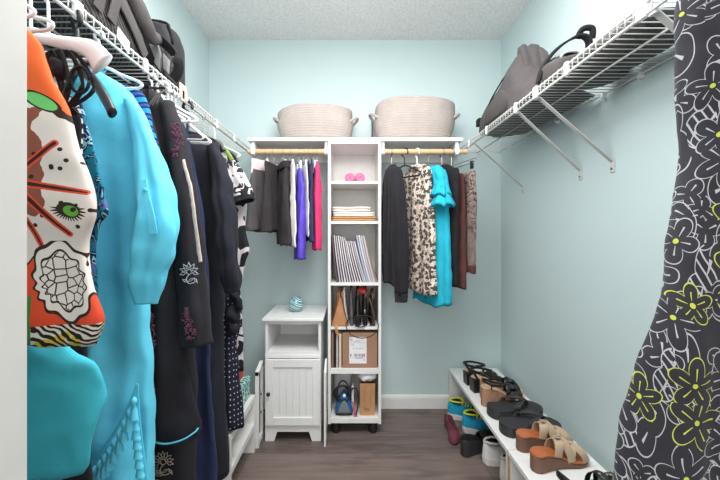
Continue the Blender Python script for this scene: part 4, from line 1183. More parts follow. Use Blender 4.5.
part('tab_button', MB().soft(P(145, 190, .764), (.005, .003, .005), 2, 4), M['bluecloth'], t, world=True, smooth=True)
def tassel(x, y, z, s):
    m = MB().lathe([(.0008, .010 * s), (.0045 * s, .006 * s), (.0055 * s, 0), (.004 * s, -.005 * s), (.003 * s, -.007 * s), (.0055 * s, -.016 * s), (.0075 * s, -.032 * s), (.003 * s, -.033 * s)], 10, (x, y, z))
    part('tassel', m, M['bluecloth'], t, world=True, smooth=50)
for i in range(10):
    f = i / 9; q = P(134 - 44 * f, 402 + 72 * f + 10 * math.sin(f * 3), .792); tassel(q[0], q[1], q[2], 1.25)
for i in range(8):
    f = i / 7; q = P(135 + 7 * f, 412 + 66 * f, .80); tassel(q[0], q[1], q[2], 1.25)
# slit edge of the hem
sp = spline([P(137, 384, .80), P(128, 408, .798), P(112, 436, .797), P(88, 470, .797)], 6)
part('hem_edge', MB().band(sp, .0035, .0012, (0, 0, 1)), M['bluecloth'], t, world=True)
sp = spline([P(137, 384, .80), P(139, 420, .803), P(146, 478, .805)], 6)
part('hem_edge', MB().band(sp, .0035, .0012, (1, 0, 0)), M['bluecloth'], t, world=True)
hanger('plastic', 'white tubular hanger holding the bright blue kaftan', (RX, Y, RZ), 0, .0045, M['wplastic'], hw, w=.11, drop=.04, neck=.085)

# --- striped tunic, black tunics and kaftans behind
Y = .968
pr = left_prof(Y, [(128, 86), (141, 92), (148, 106), (156, 140), (164, 175), (172, 205), (177, 222), (171, 240), (160, 262), (150, 300), (144, 330)], [.008, .016, .018, .02, .02, .02, .02, .02, .02, .02, .02], lmin=-.92)
garment('striped_tunic', 'blue and navy striped tunic squeezed behind the bright blue kaftan', 'tunic', (RX, Y, RZ), 0, pr, M['bluestripe'], gl, uabs=True, amp=.004, freq=60, seed=13)
Y = 1.03
pr = left_prof(Y, [(126, 84), (142, 92), (150, 112), (160, 160), (168, 215), (173, 260), (178, 310), (186, 360), (193, 405), (198, 428), (196, 438)], [.008, .016, .02, .024, .028, .03, .032, .034, .036, .036, .034], lmin=-.92)
t = garment('tunic', 'black tunic with thin blue piping along its rounded hem', 'tunic', (RX, Y, RZ), 0, pr, M['black'], gl, uabs=True, amp=.010, freq=45, seed=14, hemwave=.004)
hp = spline([P(150, 441, .992), P(165, 444, .985), P(182, 440, .988), P(195, 432, 1.01), P(198, 428, 1.03)], 6)
part('hem_piping', MB().tube(hp, .0028, n=6), M['cyantrim'], t, world=True, smooth=True, label='pale blue piping')
def blot(pts_px, Yd, s, seed, mat, parent, name='embroidery', n=26):
    """embroidered sprig: many small raised stitches round given points"""
    m = MB(); rnd = random.Random(seed)
    for (x, y, rad) in pts_px:
        for i in range(n):
            a = rnd.uniform(0, 6.28); r = rad * math.sqrt(rnd.random())
            q = Vector(P(x + r * .6 * math.cos(a), y + r * math.sin(a), Yd)); d = Vector((rnd.uniform(-1, 1), 0, rnd.uniform(-1, 1))).normalized() * s
            m.tube([q - d, q + d], .0016, n=5)
    part(name, m, mat, parent, world=True, smooth=True)
blot([(150, 332, 8), (151, 345, 7), (149, 318, 6)], .984, .006, 3, M['red_emb'], t)
def sprig(parent, cx, cy, Yd, s, mat, petals=7, leaf=True, rot=0.0):
    """outlined embroidered flower with a curled stem"""
    m = MB(); c = Vector(P(cx, cy, Yd))
    for k in range(petals):
        a = rot + PI * (k / (petals - 1)) * 1.15 - .2
        d = Vector((math.cos(a), 0, math.sin(a))); e = Vector((-d.z, 0, d.x))
        m.tube([c + d * s * .35, c + d * s * .7 + e * s * .17, c + d * s * 1.1, c + d * s * .7 - e * s * .17], s * .045, n=5, closed=True)
    m.tube(arc(tuple(c), s * .28, 0, 340, 10), s * .04, n=5)
    if leaf:
        m.tube(spline([c - Vector((0, 0, s * .3)), c + Vector((-s * .3, 0, -s * .8)), c + Vector((0, 0, -s * 1.3)), c + Vector((s * .6, 0, -s * 1.2))], 6), s * .05, n=5)
        for q, r in (((s * .2, -s * .9), .5), ((s * .75, -s * .95), 2.2), ((-s * .45, -s * 1.0), 2.6)):
            b = c + Vector((q[0], 0, q[1])); d = Vector((math.cos(r), 0, math.sin(r))) * s * .35; e = Vector((-d.z, 0, d.x)) * .35
            m.tube([b - d, b + e, b + d, b - e], s * .045, n=5, closed=True)
    part('embroidery', m, mat, parent, world=True, smooth=True)
m = MB()
for k, (x, y) in enumerate(((150, 358), (151, 363), (150, 368), (152, 386), (155, 391), (156, 396))):
    c = Vector(P(x, y, .985)); m.tube([c + Vector((-.004, 0, -.004)), c + Vector((.004, 0, .002)), c + Vector((-.002, 0, .006))], .0014, n=5)
part('embroidery', m, M['white_emb'], t, world=True, smooth=True, label='small white stitches')
Y = 1.10
pr = left_prof(Y, [(145, 88), (158, 92), (167, 106), (178, 140), (186, 175), (190, 215), (193, 270), (194, 350), (193, 440), (194, 500), (194, 540)], [.01, .02, .026, .03, .032, .034, .036, .036, .036, .036, .036], lmin=-.925)
t = garment('embroidered_kaftan', 'long black kaftan with white flower embroidered on its wide sleeve', 'kaftan', (RX, Y, RZ), 0, pr, M['black2'], gl, uabs=True, amp=.012, freq=48, seed=16)
sl = limb([P(168, 104, 1.085), P(178, 150, 1.065), P(187, 210, 1.05), P(192, 270, 1.04), P(195, 318, 1.035), P(196, 345, 1.035)], [.02, .032, .036, .040, .044, .045], [.026, .030, .032, .032, .032, .030], (1, 0, 0), seed=7, amp=.006, fr=16)
s_ = part('sleeve', sl, M['black2'], t, world=True, smooth=True)
sprig(t, 189, 272, 1.004, .026, M['white_emb'])
blot([(188, 322, 9), (190, 332, 8), (187, 312, 5)], 1.002, .006, 5, M['red_emb'], t)
blot([(176, 128, 8), (178, 140, 8), (175, 152, 6)], 1.030, .006, 8, M['red_emb'], t)
tr_ = spline([P(183, 160, 1.04), P(191, 190, 1.02), P(195, 220, 1.01), P(199, 252, 1.01), P(201, 262, 1.01)], 6)
part('sleeve_trim', MB().band(tr_, .005, .002, (1, 0, 0)).lump(.002, 60, 2), M['beigetrim'], t, world=True, smooth=True, label='pale beige braid')
cp = MB()
for k in range(4):
    cp.tube(spline([P(144 + k * 4, 110 - k * 2, 1.055), P(152 + k * 3, 100 - k * 2, 1.05), P(158 + k * 3, 92 - k, 1.05)], 5), .0016, n=5)
part('neck_embroidery', cp, M['taupebag'], t, world=True, smooth=True, label='grey stitched lines')
sprig(t, 163, 462, 1.035, .030, M['beigetrim'], 9)
sprig(t, 153, 474, 1.035, .024, M['beigetrim'], 7)
hanger('plastic', 'white tubular hanger holding the embroidered black kaftan', (RX, Y, RZ), 0, .0045, M['wplastic'], hw, w=.12, drop=.05, neck=.085)
hanger('thick', 'bulky white hanger on the rail just past the embroidered kaftan', (RX, 1.165, RZ), .1, .0045, M['wplastic'], hw, w=.11, drop=.05, neck=.06, rc=.022, tr=.006)
for i, y in enumerate((1.20, 1.225, 1.25)):
    hanger('plastic', ('white tubular hanger empty before the black dress, end tipped downward', 'white tubular hanger empty before the black dress, middle of three', 'white tubular hanger empty before the black dress, closest to it')[i], (RX, y, RZ), (-.25, -.15, -.2)[i], .0045, M['wplastic'], hw, w=.16, drop=.085, neck=.075, tr=.0034, tilt=.10)
Y = 1.215
pr = left_prof(Y, [(172, 116), (182, 122), (190, 140), (200, 200), (207, 270), (211, 330), (214, 400), (216, 480), (217, 520)], [.01, .018, .022, .026, .03, .03, .03, .03, .03], lmin=-.925)
garment('navy_dress', 'long navy dress showing between the black tunic and black dress', 'dress', (RX, Y, RZ), 0, pr, M['navy'], gl, uabs=True, amp=.010, freq=45, seed=17)
Y = 1.34
pr = left_prof(Y, [(196, 134), (205, 137), (213, 146), (219, 165), (222, 200), (224, 250), (224, 310), (223, 380), (226, 440), (229, 474)], [.012, .028, .036, .044, .05, .054, .056, .056, .056, .056], lmin=-.925)
t = garment('black_dress', 'plain long black dress with full sleeve, nearly reaching the floor', 'dress', (RX, Y, RZ), 0, pr, M['inkblack'], gl, uabs=True, amp=.012, freq=45, seed=18)
sl = limb([P(214, 146, 1.30), P(219, 170, 1.28), P(224, 205, 1.26), P(228, 245, 1.25), P(231, 275, 1.25), P(232, 292, 1.25)], [.022, .030, .034, .036, .036, .030], [.03, .032, .034, .036, .034, .028], (1, 0, 0), seed=9, amp=.012, fr=15)
part('sleeve', sl, M['inkblack'], t, world=True, smooth=True)
hanger('wide', 'black plastic hanger with squared hook holding the long black dress', (RX, Y, RZ), 0, .0045, M['bplastic'], 'black hangers on the wire rail', w=.14, drop=.05, neck=.115, rc=.018, tr=.006)
hanger('velvet', 'green hanger at the shoulder of the black and white floral top', (RX, 1.49, RZ), -.10, .0045, M['greenplastic'], None, w=.125, drop=.085, neck=.085)
Y = 1.47
pr = left_prof(Y, [(210, 165), (222, 178), (228, 205), (234, 250), (238, 290), (240, 322), (236, 345), (238, 380), (242, 410), (243, 428)], [.008, .018, .022, .024, .026, .028, .03, .032, .032, .032], lmin=-.925)
t = garment('polka_dot_dress', 'navy dress with small white polka dots and a tied ruffle', 'dress', (RX, Y, RZ), 0, pr, M['polka'], gl, uabs=True, amp=.008, freq=60, seed=19)
rf = MB()
for k in range(3):
    rf.soft(P(236 - k * 2, 300 + 14 * k, 1.43), (.026, .022, .032), 2.2, 8, .030, 30, k + 2)
part('ruffle', rf, M['inkblack'], t, world=True, smooth=True, label='dark knotted ruffle')
Y = 1.53
pr = left_prof(Y, [(214, 158), (226, 158), (234, 164), (240, 180), (244, 200), (244, 218), (247, 236), (250, 250), (246, 262), (243, 280)], [.008, .018, .022, .026, .03, .03, .03, .03, .03, .028], lmin=-.925)
t = garment('floral_blouse', 'black and white floral top with black cuff, last before the corner', 'top', (RX, Y, RZ), 0, pr, M['abstract'], gl, uabs=True, amp=.006, freq=60, seed=20)
sl = limb([P(228, 160, 1.51), P(234, 172, 1.50), P(240, 186, 1.49), P(243, 197, 1.485)], [.022, .034, .042, .044], [.03, .034, .036, .036], (1, 0, 0), seed=3)
part('sleeve', sl, M['bwprint'], t, world=True, smooth=True)
sl = limb([P(242, 193, 1.487), P(244.5, 202, 1.483)], [.046, .046], [.038, .038], (1, 0, 0), seed=3, amp=.001)
part('cuff', sl, M['black'], t, world=True, smooth=True, label='black cuff')
hanger('velvet', 'black hanger at the end of the wire rail holding the floral top', (RX, 1.56, RZ), 0, .0045, M['bplastic'], 'black hangers on the wire rail', w=.12, drop=.06, neck=.10)
Y = 1.60
pr = left_prof(Y, [(222, 172), (234, 178), (237, 210), (239, 260), (241, 290), (242, 330), (243, 360), (243, 372)], [.008, .016, .018, .02, .022, .022, .022, .022], lmin=-.925)
garment('abstract_dress', 'black dress with bold white strokes, nearest the low rack box', 'dress', (RX, Y, RZ), 0, pr, M['abstract'], gl, uabs=True, amp=.008, freq=70, seed=21)
hanger('plastic', 'white tubular hanger holding the dress with bold white strokes', (RX, Y, RZ), 0, .0045, M['wplastic'], hw, w=.12, drop=.05, neck=.085)

# ------------------------------------------------------------------ back rod, beside the tower
def back_prof(rows): return rows
gs_ = 'short clothes on the wooden rods'
hc = 'clip hangers on the wooden rods'
def clip_item(x, rz, w, label_h, hmat=None, neck=.075):
    return hanger('clip', label_h, (x, RODY, RODZ), rz, .0155, hmat or M['clearplastic'], hc, w=w, neck=neck)
q = -PI / 2
# grey skirt with pale lining
x = -.492; zt = RODZ - .088
t = garment('skirt', 'grey skirt with pale pink lining showing at its waist', 'skirt', (x, RODY, RODZ), q - .50, [(zt - .03, -.12, .12, .016), (zt - .10, -.135, .135, .024), (zt - .22, -.15, .15, .034), (zt - .375, -.165, .165, .044)], M['grey'], gs_, amp=.006, freq=60, seed=31, start=.3)
part('lining', drape([(zt + .028 - RODZ, -.122, .122, .006), (zt - .035 - RODZ, -.126, .126, .011), (zt - .06 - RODZ, -.128, .128, .011)], rings=10, amp=.003, freq=60, seed=31), M['lining'], t, smooth=True, label='pale pink lining')
clip_item(x, q - .50, .12, 'clear clip hanger holding the grey skirt with pale lining')
x = -.455
garment('skirt', 'charcoal skirt with turned hem hanging between grey skirt and black pants', 'skirt', (x, RODY, RODZ), q - .12, [(zt + .01, -.13, .13, .016), (zt - .10, -.14, .14, .022), (zt - .22, -.15, .15, .034), (zt - .375, -.165, .165, .046)], M['charcoal'], gs_, amp=.006, freq=60, seed=32, start=.3)
clip_item(x, q - .12, .12, 'clear clip hanger holding the charcoal skirt')
x = -.402
t = garment('pants', 'folded black pants with belt loops on the wooden rod', 'pants', (x, RODY, RODZ), q + .36, [(zt + .012, -.10, .11, .020), (zt - .05, -.105, .125, .026), (zt - .20, -.10, .15, .030), (zt - .33, -.09, .165, .034), (zt - .45, -.06, .175, .034)], M['charcoal'], gs_, amp=.005, freq=50, seed=33, start=.3)
part('waistband', drape([(zt + .014 - RODZ, -.103, .113, .022), (zt - .012 - RODZ, -.107, .120, .026), (zt - .026 - RODZ, -.108, .122, .027)], rings=6, amp=.001, seed=33), M['black2'], t, smooth=True)
for u in (-.06, .0, .06, .105):
    part('belt_loop', MB().box(u - .004, u + .004, .0, .031, zt - .03 - RODZ, zt + .016 - RODZ), M['black2'], t)
clip_item(x, q + .36, .10, 'clear clip hanger holding the folded black pants')
x = -.360
garment('shirt', 'off-white garment between the black pants and purple skirt', 'shirt', (x, RODY, RODZ), q + .33, [(zt + .012, -.06, .06, .008), (zt - .02, -.12, .14, .014), (zt - .2, -.13, .15, .016), (zt - .46, -.13, .16, .018)], M['offwhite'], gs_, amp=.005, freq=60, seed=34)
clip_item(x, q + .33, .11, 'clear clip hanger holding the off-white garment')
x = -.308
garment('skirt', 'bright purple skirt, longest of the clothes beside the tower', 'skirt', (x, RODY, RODZ), q + .30, [(zt - .01, -.04, .05, .008), (zt - .06, -.07, .10, .016), (zt - .25, -.08, .14, .024), (zt - .40, -.08, .15, .028), (zt - .535, -.08, .155, .030)], M['purple'], gs_, amp=.005, freq=50, seed=35)
clip_item(x, q + .30, .07, 'clear clip hanger holding the purple skirt')
x = -.280
garment('shirt', 'narrow white garment between the purple skirt and navy pants', 'shirt', (x, RODY, RODZ), q + .30, [(zt, -.05, .05, .005), (zt - .03, -.10, .12, .009), (zt - .2, -.10, .14, .010), (zt - .40, -.10, .145, .011)], M['offwhite'], gs_, amp=.003, freq=60, seed=36)
clip_item(x, q + .30, .09, 'clear clip hanger holding the narrow white garment')
x = -.254
garment('pants', 'navy blue pants hanging next to the pink blouse', 'pants', (x, RODY, RODZ), q + .30, [(zt + .025, -.10, .11, .010), (zt - .1, -.10, .12, .015), (zt - .25, -.10, .14, .018), (zt - .43, -.09, .155, .020)], M['navyback'], gs_, amp=.004, freq=60, seed=37)
clip_item(x, q + .30, .10, 'clear clip hanger holding the navy pants', M['peach'])
x = -.226
garment('pants', 'dark navy garment showing behind the bright pink blouse', 'pants', (x, RODY, RODZ), q + .26, [(zt - .04, -.10, .06, .006), (zt - .2, -.12, .05, .010), (zt - .42, -.12, .05, .012)], M['inkblack'], gs_, amp=.003, freq=60, seed=38)
clip_item(x, q + .26, .08, 'clear clip hanger holding the dark navy garment behind the pink blouse')
x = -.204
t = garment('blouse', 'bright pink blouse hanging closest to the tower', 'blouse', (x, RODY, RODZ), q + .12, [(zt + .020, -.06, .07, .014), (zt - .03, -.08, .10, .020), (zt - .12, -.09, .13, .024), (zt - .28, -.09, .15, .024), (zt - .475, -.08, .15, .026)], M['pinkcloth'], gs_, amp=.005, freq=55, seed=39, start=.3)
part('pocket_flap', MB().box(.05, .10, .02, .028, zt - .155 - RODZ, zt - .12 - RODZ), M['pinkcloth'], t, bevel=.003)
clip_item(x, q + .12, .07, 'clear clip hanger holding the bright pink blouse')

# ------------------------------------------------------------------ back rod on the other side of the tower
hb_ = 'hangers on the wooden rods'
x = .235; zs = RODZ - .095
t = garment('cardigan', 'long black cardigan hanging right beside the tower', 'cardigan', (x, RODY, RODZ), q + .05, [(zs + .012, -.04, .05, .018), (zs - .012, -.09, .10, .034), (zs - .04, -.14, .15, .044), (zs - .2, -.15, .17, .050), (zs - .42, -.155, .18, .052), (zs - .66, -.155, .18, .050)], M['black'], gs_, thin=.99, amp=.006, freq=48, seed=41)
sl = limb([(.232, 1.83, zs - .05), (.244, 1.79, zs - .15), (.250, 1.775, zs - .32), (.254, 1.77, zs - .52), (.256, 1.77, zs - .695)], [.03, .036, .040, .040, .032], [.03, .034, .034, .034, .03], (1, 0, 0), seed=11, amp=.006, fr=14)
part('sleeve', sl, M['black'], t, world=True, smooth=True)
cu = limb([(.256, 1.77, zs - .690), (.256, 1.77, zs - .735)], [.034, .033], [.032, .031], (1, 0, 0), seed=2, amp=.001)
part('cuff', cu, M['black2'], t, world=True, smooth=True)
hanger('plastic', 'clear plastic hanger holding the black cardigan', (x - .005, RODY, RODZ), q + .05, .0155, M['clearplastic'], hb_, w=.13, drop=.04, neck=.085, hookmat=M['steel'])
x = .305
hanger('plastic', 'black plastic hanger between the cardigan and cream floral blouse', (x, RODY, RODZ), q + .85, .0155, M['bplastic'], hb_, w=.12, drop=.05, neck=.085, tr=.0042)
x = .372
t = garment('sleeveless_blouse', 'cream sleeveless blouse with black leaf print', 'blouse', (x, RODY, RODZ), q + .42, [(zs - .010, -.115, .115, .012), (zs - .035, -.135, .135, .026), (zs - .12, -.135, .135, .036), (zs - .2, -.15, .15, .042), (zs - .28, -.165, .175, .044), (zs - .45, -.16, .17, .046), (zs - .71, -.165, .175, .048)], M['creamprint'], gs_, amp=.006, freq=48, seed=42, start=.3)
part('collar', MB().tube(spline([(-.07, .012, zs - .006 - RODZ), (-.03, .026, zs + .018 - RODZ), (.03, .026, zs + .018 - RODZ), (.07, .012, zs - .006 - RODZ), (.03, -.02, zs + .004 - RODZ), (-.03, -.02, zs + .004 - RODZ), (-.07, .012, zs - .006 - RODZ)], 5)[:-1], .010, n=8, closed=True), M['creamprint'], t, smooth=True)
hanger('plastic', 'white tubular hanger holding the cream leaf print blouse', (x + .006, RODY, RODZ), q + .42, .0155, M['wplastic'], hb_, w=.14, drop=.06, neck=.078, tr=.0042)
x = .445
t = garment('ruffle_blouse', 'turquoise blouse with ruffled short sleeve', 'blouse', (x, RODY, RODZ), q + .42, [(zs + .004, -.05, .06, .016), (zs - .02, -.10, .12, .030), (zs - .06, -.13, .15, .036), (zs - .25, -.14, .16, .040), (zs - .45, -.15, .17, .044), (zs - .60, -.155, .18, .050), (zs - .775, -.15, .18, .052)], M['turq'], gs_, amp=.006, freq=46, seed=43, hemwave=.010)
for k, (zz, rr_) in enumerate(((zs - .15, .036), (zs - .205, .044))):
    # tiers of ruffle: flared wavy cones
    m = MB(); n = 40; rg = []
    cx_, cy_ = .478 + .006 * k, 1.815 - .004 * k
    for j in range(6):
        f = j / 5; ring = []
        for i in range(n):
            a = 2 * PI * i / n
            r = (.030 + (rr_ - .018) * f) * (1 + .16 * f * math.sin(7 * a + k) + .08 * f * math.sin(11 * a + 2 * k))
            ring.append((cx_ + r * 1.05 * math.cos(a), cy_ + r * 1.0 * math.sin(a), zz + .055 - .085 * f + .008 * f * math.sin(5 * a + k)))
        rg.append(ring)
    inn = [[(cx_ + (p[0] - cx_) * .94, cy_ + (p[1] - cy_) * .94, p[2] + .002) for p in r] for r in reversed(rg)]
    m.loft(rg + inn[:4])
    part('ruffle', m, M['turq'], t, world=True, smooth=True)
sl = limb([(.458, 1.85, zs - .035), (.470, 1.825, zs - .07), (.478, 1.815, zs - .12), (.482, 1.812, zs - .16)], [.028, .034, .036, .034], [.034, .036, .036, .034], (1, 0, 0), seed=12, amp=.003)
part('sleeve', sl, M['turq'], t, world=True, smooth=True)
hanger('wire', 'thin wire hanger holding the turquoise ruffled blouse', (x, RODY, RODZ), q + .42, .0155, M['steel'], hb_, w=.13, drop=.05, neck=.085)
x = .522
t = garment('blouse', 'black blouse on a white hanger, past the turquoise ruffles', 'blouse', (x, RODY, RODZ), q + .36, [(zs + .016, -.04, .05, .012), (zs - .015, -.10, .11, .024), (zs - .05, -.14, .15, .030), (zs - .25, -.14, .15, .032), (zs - .45, -.145, .15, .034), (zs - .66, -.145, .15, .034)], M['black'], gs_, amp=.005, freq=50, seed=44)
hanger('plastic', 'white tubular hanger holding the black blouse', (x, RODY, RODZ), q + .36, .0155, M['wplastic'], hb_, w=.13, drop=.05, neck=.085, hookmat=M['steel'])
x = .578
garment('pants', 'dark brown pants between the black blouse and tweed pants', 'pants', (x, RODY, RODZ), q + .33, [(zs - .045, -.10, .10, .014), (zs - .09, -.11, .11, .020), (zs - .30, -.11, .12, .026), (zs - .52, -.11, .125, .030), (zs - .68, -.11, .125, .030)], M['brown'], gs_, amp=.005, freq=50, seed=45, start=.3)
hanger('plastic', 'white tubular hanger holding the dark brown pants', (x, RODY, RODZ), q + .33, .0155, M['wplastic'], hb_, w=.10, drop=.05, neck=.10, hookmat=M['steel'])
x = .634
t = garment('pants', 'speckled grey brown tweed pants at the end of the wooden rod', 'pants', (x, RODY, RODZ), q + .30, [(zs - .038, -.12, .12, .012), (zs - .08, -.125, .125, .020), (zs - .25, -.125, .13, .024), (zs - .50, -.12, .13, .026), (zs - .595, -.12, .13, .026)], M['tweed'], gs_, amp=.005, freq=50, seed=46, start=.3)
part('hem_band', drape([(zs - .555 - RODZ, -.122, .132, .0285), (zs - .58 - RODZ, -.123, .133, .029), (zs - .60 - RODZ, -.122, .132, .0285)], rings=6, amp=.005, freq=50, seed=46, start=1.0, onset=.01), M['brown'], t, smooth=True, label='darker hem')
h = hanger('clip', 'steel clip hanger with double bar holding the tweed pants', (x, RODY, RODZ), q + .30, .0155, M['bplastic'], hc, w=.12, neck=.085)
part('second_bar', MB().tube([(-.12, 0, -.085), (-.12, .012, -.060), (.12, .012, -.060), (.12, 0, -.085)], .0022, n=8), M['steel'], h, smooth=True)

# ------------------------------------------------------------------ dark floral dress at the front of the right wire shelf
Y = .53
ROX = XFR
ed = [(687, -8), (684, 20), (683, 50), (685, 90), (688, 125), (688, 150), (684, 176), (676, 215), (668, 246), (661, 282), (653, 317), (645, 352), (637, 386), (629, 430), (622, 474), (612, 540), (604, 620)]
pr = [(1.585, .64, .73, .012), (1.56, .56, .81, .03), (1.535, .525, .845, .042)]
for px, py in ed:
    X, _, z = P(px, py, Y); pr.append((z, X, min(.975, 2 * ROX - X + .02), .055))
t = garment('floral_dress', 'long charcoal dress with white and yellow line-drawn flowers, near the doorway', 'dress', (ROX, Y, ZLIP), 0, pr, M['dressprint'], None, uabs=True, amp=.011, freq=36, seed=52, onset=.6, rings=60, n=90)
hanger('plastic', 'white tubular hanger holding the charcoal floral dress', (ROX, Y, ZLIP), 0, .0045, M['wplastic'], None, w=.15, drop=.035, neck=.075)
# ------------------------------------------------------------------ bags on the wire shelves
ZD = ZW + .0022
bg = 'bags on the wire shelves'
# left: navy case, grey duffel, black bag
t = thing('suitcase', 'dark navy case standing on the wire shelf closest to the doorway', 'case', (-.78, .79, ZD), group=bg)
part('shell', MB().box(-.92, -.675, .70, .845, ZD, ZD + .32), M['navybag'], t, world=True, bevel=.012)
part('piping', MB().tube([(-.676, .845, ZD + .012), (-.676, .845, ZD + .31), (-.918, .845, ZD + .31), (-.918, .845, ZD + .012)], .0035, n=8, closed=True), M['taupebag'], t, world=True, smooth=True, label='taupe piping')
part('handle', MB().band(arc((-.79, .77, ZD + .315), .06, 0, 180, 10, 'xz', .035), .010, .003, (0, 1, 0)), M['navybag'], t, world=True)
t = thing('duffel_bag', 'ribbed grey duffel bag lying on the wire shelf beside the navy case', 'bag', (-.79, .99, ZD), group=bg)
poly = [(.865, ZD + .004), (1.10, ZD + .004), (1.115, ZD + .04), (1.11, ZD + .12), (1.08, ZD + .165), (1.03, ZD + .20), (.97, ZD + .255), (.91, ZD + .27), (.865, ZD + .24), (.855, ZD + .1)]
poly = [tuple(p)[:2] for p in spline([(a, b, 0) for a, b in poly + poly[:1]], 4)[:-1]]
part('bag_body', MB().pillow(poly, 'x', -.925, -.672).lump(.014, 9, 4).low(ZD), M['ribgrey'], t, world=True, smooth=60)
for v_ in (0, .05):
    pts = spline([(-.662, .885 + v_, ZD + .04), (-.652, .905 + v_, ZD + .16), (-.68, .93 + v_, ZD + .255), (-.76, .96 + v_, ZD + .285), (-.82, .98 + v_, ZD + .22)], 7)
    part('strap', MB().band(pts, .017, .002, (0, 1, .4)), M['greybag'], t, world=True)
part('top_roll', MB().tube(spline([(-.69, .93, ZD + .22), (-.675, 1.00, ZD + .185), (-.668, 1.06, ZD + .15), (-.668, 1.115, ZD + .115), (-.67, 1.17, ZD + .125)], 7), [.018 + .012 * math.sin(i / 28 * PI) for i in range(29)], n=12).lump(.006, 20, 3), M['greybag'], t, world=True, smooth=True)
part('zip_panel', MB().band(spline([(-.664, .885, ZD + .17), (-.660, .96, ZD + .13), (-.660, 1.03, ZD + .08), (-.668, 1.10, ZD + .03)], 7), .020, .003, (0, .4, 1)), M['greybag'], t, world=True)
part('side_pocket', MB().pillow([(.90, ZD + .14), (.955, ZD + .12), (.985, ZD + .16), (.94, ZD + .22), (.90, ZD + .24)], 'x', -.670, -.660), M['silver'], t, world=True, smooth=50, label='pale mesh pocket')
part('care_tag', MB().prism([(.925, ZD - .01), (.975, ZD - .03), (.977, ZD + .006), (.93, ZD + .022)], 'x', -.6405, -.639), M['paper'], t, world=True, label='white tag')
t = thing('laptop_bag', 'black bag with silvery patches and a wide shoulder strap, on the wire shelf', 'bag', (-.79, 1.3, ZD), group=bg)
poly = [(-.925, ZD + .003), (-.672, ZD + .003), (-.655, ZD + .03), (-.655, ZD + .15), (-.665, ZD + .20), (-.70, ZD + .232), (-.90, ZD + .245), (-.928, ZD + .22), (-.93, ZD + .05)]
poly = [tuple(p)[:2] for p in spline([(a, b, 0) for a, b in poly + poly[:1]], 4)[:-1]]
part('bag_body', MB().pillow(poly, 'y', 1.225, 1.36).lump(.005, 9, 8).low(ZD), M['blackbag'], t, world=True, smooth=60)
part('top_piping', MB().tube([(x, 1.243, z) for x, z in poly[12:28]], .005, n=8), M['strap'], t, world=True, smooth=True)
part('front_pocket', MB().pillow([(-.90, ZD + .012), (-.69, ZD + .012), (-.672, ZD + .05), (-.672, ZD + .13), (-.69, ZD + .165), (-.88, ZD + .175), (-.905, ZD + .15)], 'y', 1.192, 1.228).lump(.006, 16, 2).low(ZD), M['blackbag'], t, world=True, smooth=60)
def fq(p, Y): return [(q[0], q[2]) for q in (P(x, y, Y) for x, y in p)]
part('silver_patch', MB().pillow(fq([(150, 44), (158, 45), (162, 58), (159, 74), (154, 73), (156, 60)], 1.19), 'y', 1.182, 1.200), M['silver'], t, world=True, smooth=50, label='silvery grey patch')
part('silver_patch', MB().pillow(fq([(164, 54), (169, 60), (168, 73), (164, 70)], 1.19), 'y', 1.182, 1.200), M['silver'], t, world=True, smooth=50, label='silvery grey patch')
sp = spline([P(140, 30, 1.20), P(149, 35, 1.185), P(160, 40, 1.175), P(171, 50, 1.170), P(178, 61, 1.172), P(178, 72, 1.178), P(173, 79, 1.185)], 8)
part('shoulder_strap', MB().band(sp, .017, .003, (.5, .2, -1)), M['strap'], t, world=True)
part('zip', MB().tube(spline([P(140, 50, 1.186), P(150, 58, 1.18), P(160, 72, 1.182), P(166, 80, 1.186)], 6), .003, n=8), M['strap'], t, world=True, smooth=True)
part('buckle', MB().box(-.628, -.614, 1.172, 1.182, ZD + .035, ZD + .07), M['steel'], t, world=True, bevel=.003)
# right: grey backpack, strap heap, rolled mat bag
t = thing('backpack', 'slouching grey backpack on the wire shelf nearest the back wall', 'backpack', (.82, 1.6, ZD), group=bg)
poly = [(1.92, ZD + .003), (1.93, ZD + .05), (1.89, ZD + .155), (1.80, ZD + .195), (1.72, ZD + .225), (1.66, ZD + .25), (1.60, ZD + .29), (1.555, ZD + .315), (1.515, ZD + .30), (1.485, ZD + .22), (1.43, ZD + .14), (1.37, ZD + .10), (1.335, ZD + .05), (1.34, ZD + .003)]
poly = [tuple(p)[:2] for p in spline([(a, b, 0) for a, b in poly + poly[:1]], 3)[:-1]]
tp = ((0, .50), (.06, .66), (.2, .84), (.40, 1.0), (.52, 1.0), (.66, .84), (.85, .62), (1, .45))
def taper(poly, x0, x1):
    m = MB(); rings = []
    for t_, k in tp:
        ky = .72 + .28 * k
        rings.append([(x0 + (x1 - x0) * t_, 1.62 + (a - 1.62) * ky, ZD + .001 + (b - ZD) * k) for a, b in poly])
    return m.loft(rings)
part('bag_body', taper(poly, .700, .955).lump(.012, 9, 15).low(ZD), M['greybag'], t, world=True, smooth=60)
part('front_pocket', MB().pillow([(1.80, ZD + .02), (1.79, ZD + .08), (1.70, ZD + .12), (1.58, ZD + .13), (1.50, ZD + .07), (1.53, ZD + .015)], 'x', .690, .735).lump(.006, 10, 3).low(ZD), M['greybag'], t, world=True, smooth=60)
part('zip', MB().tube(spline([(.722, 1.86, ZD + .085), (.722, 1.78, ZD + .145), (.728, 1.68, ZD + .19), (.745, 1.60, ZD + .235)], 7), .0035, n=8), M['strap'], t, world=True, smooth=True)
part('strap', MB().band(spline([(.722, 1.905, ZD + .09), (.735, 1.87, ZD + .135), (.755, 1.80, ZD + .18), (.775, 1.72, ZD + .222)], 7), .012, .004, (.5, .4, 1)), M['strap'], t, world=True)
part('strap_end', MB().box(.702, .722, 1.885, 1.93, ZD + .06, ZD + .10), M['strap'], t, world=True, bevel=.004)
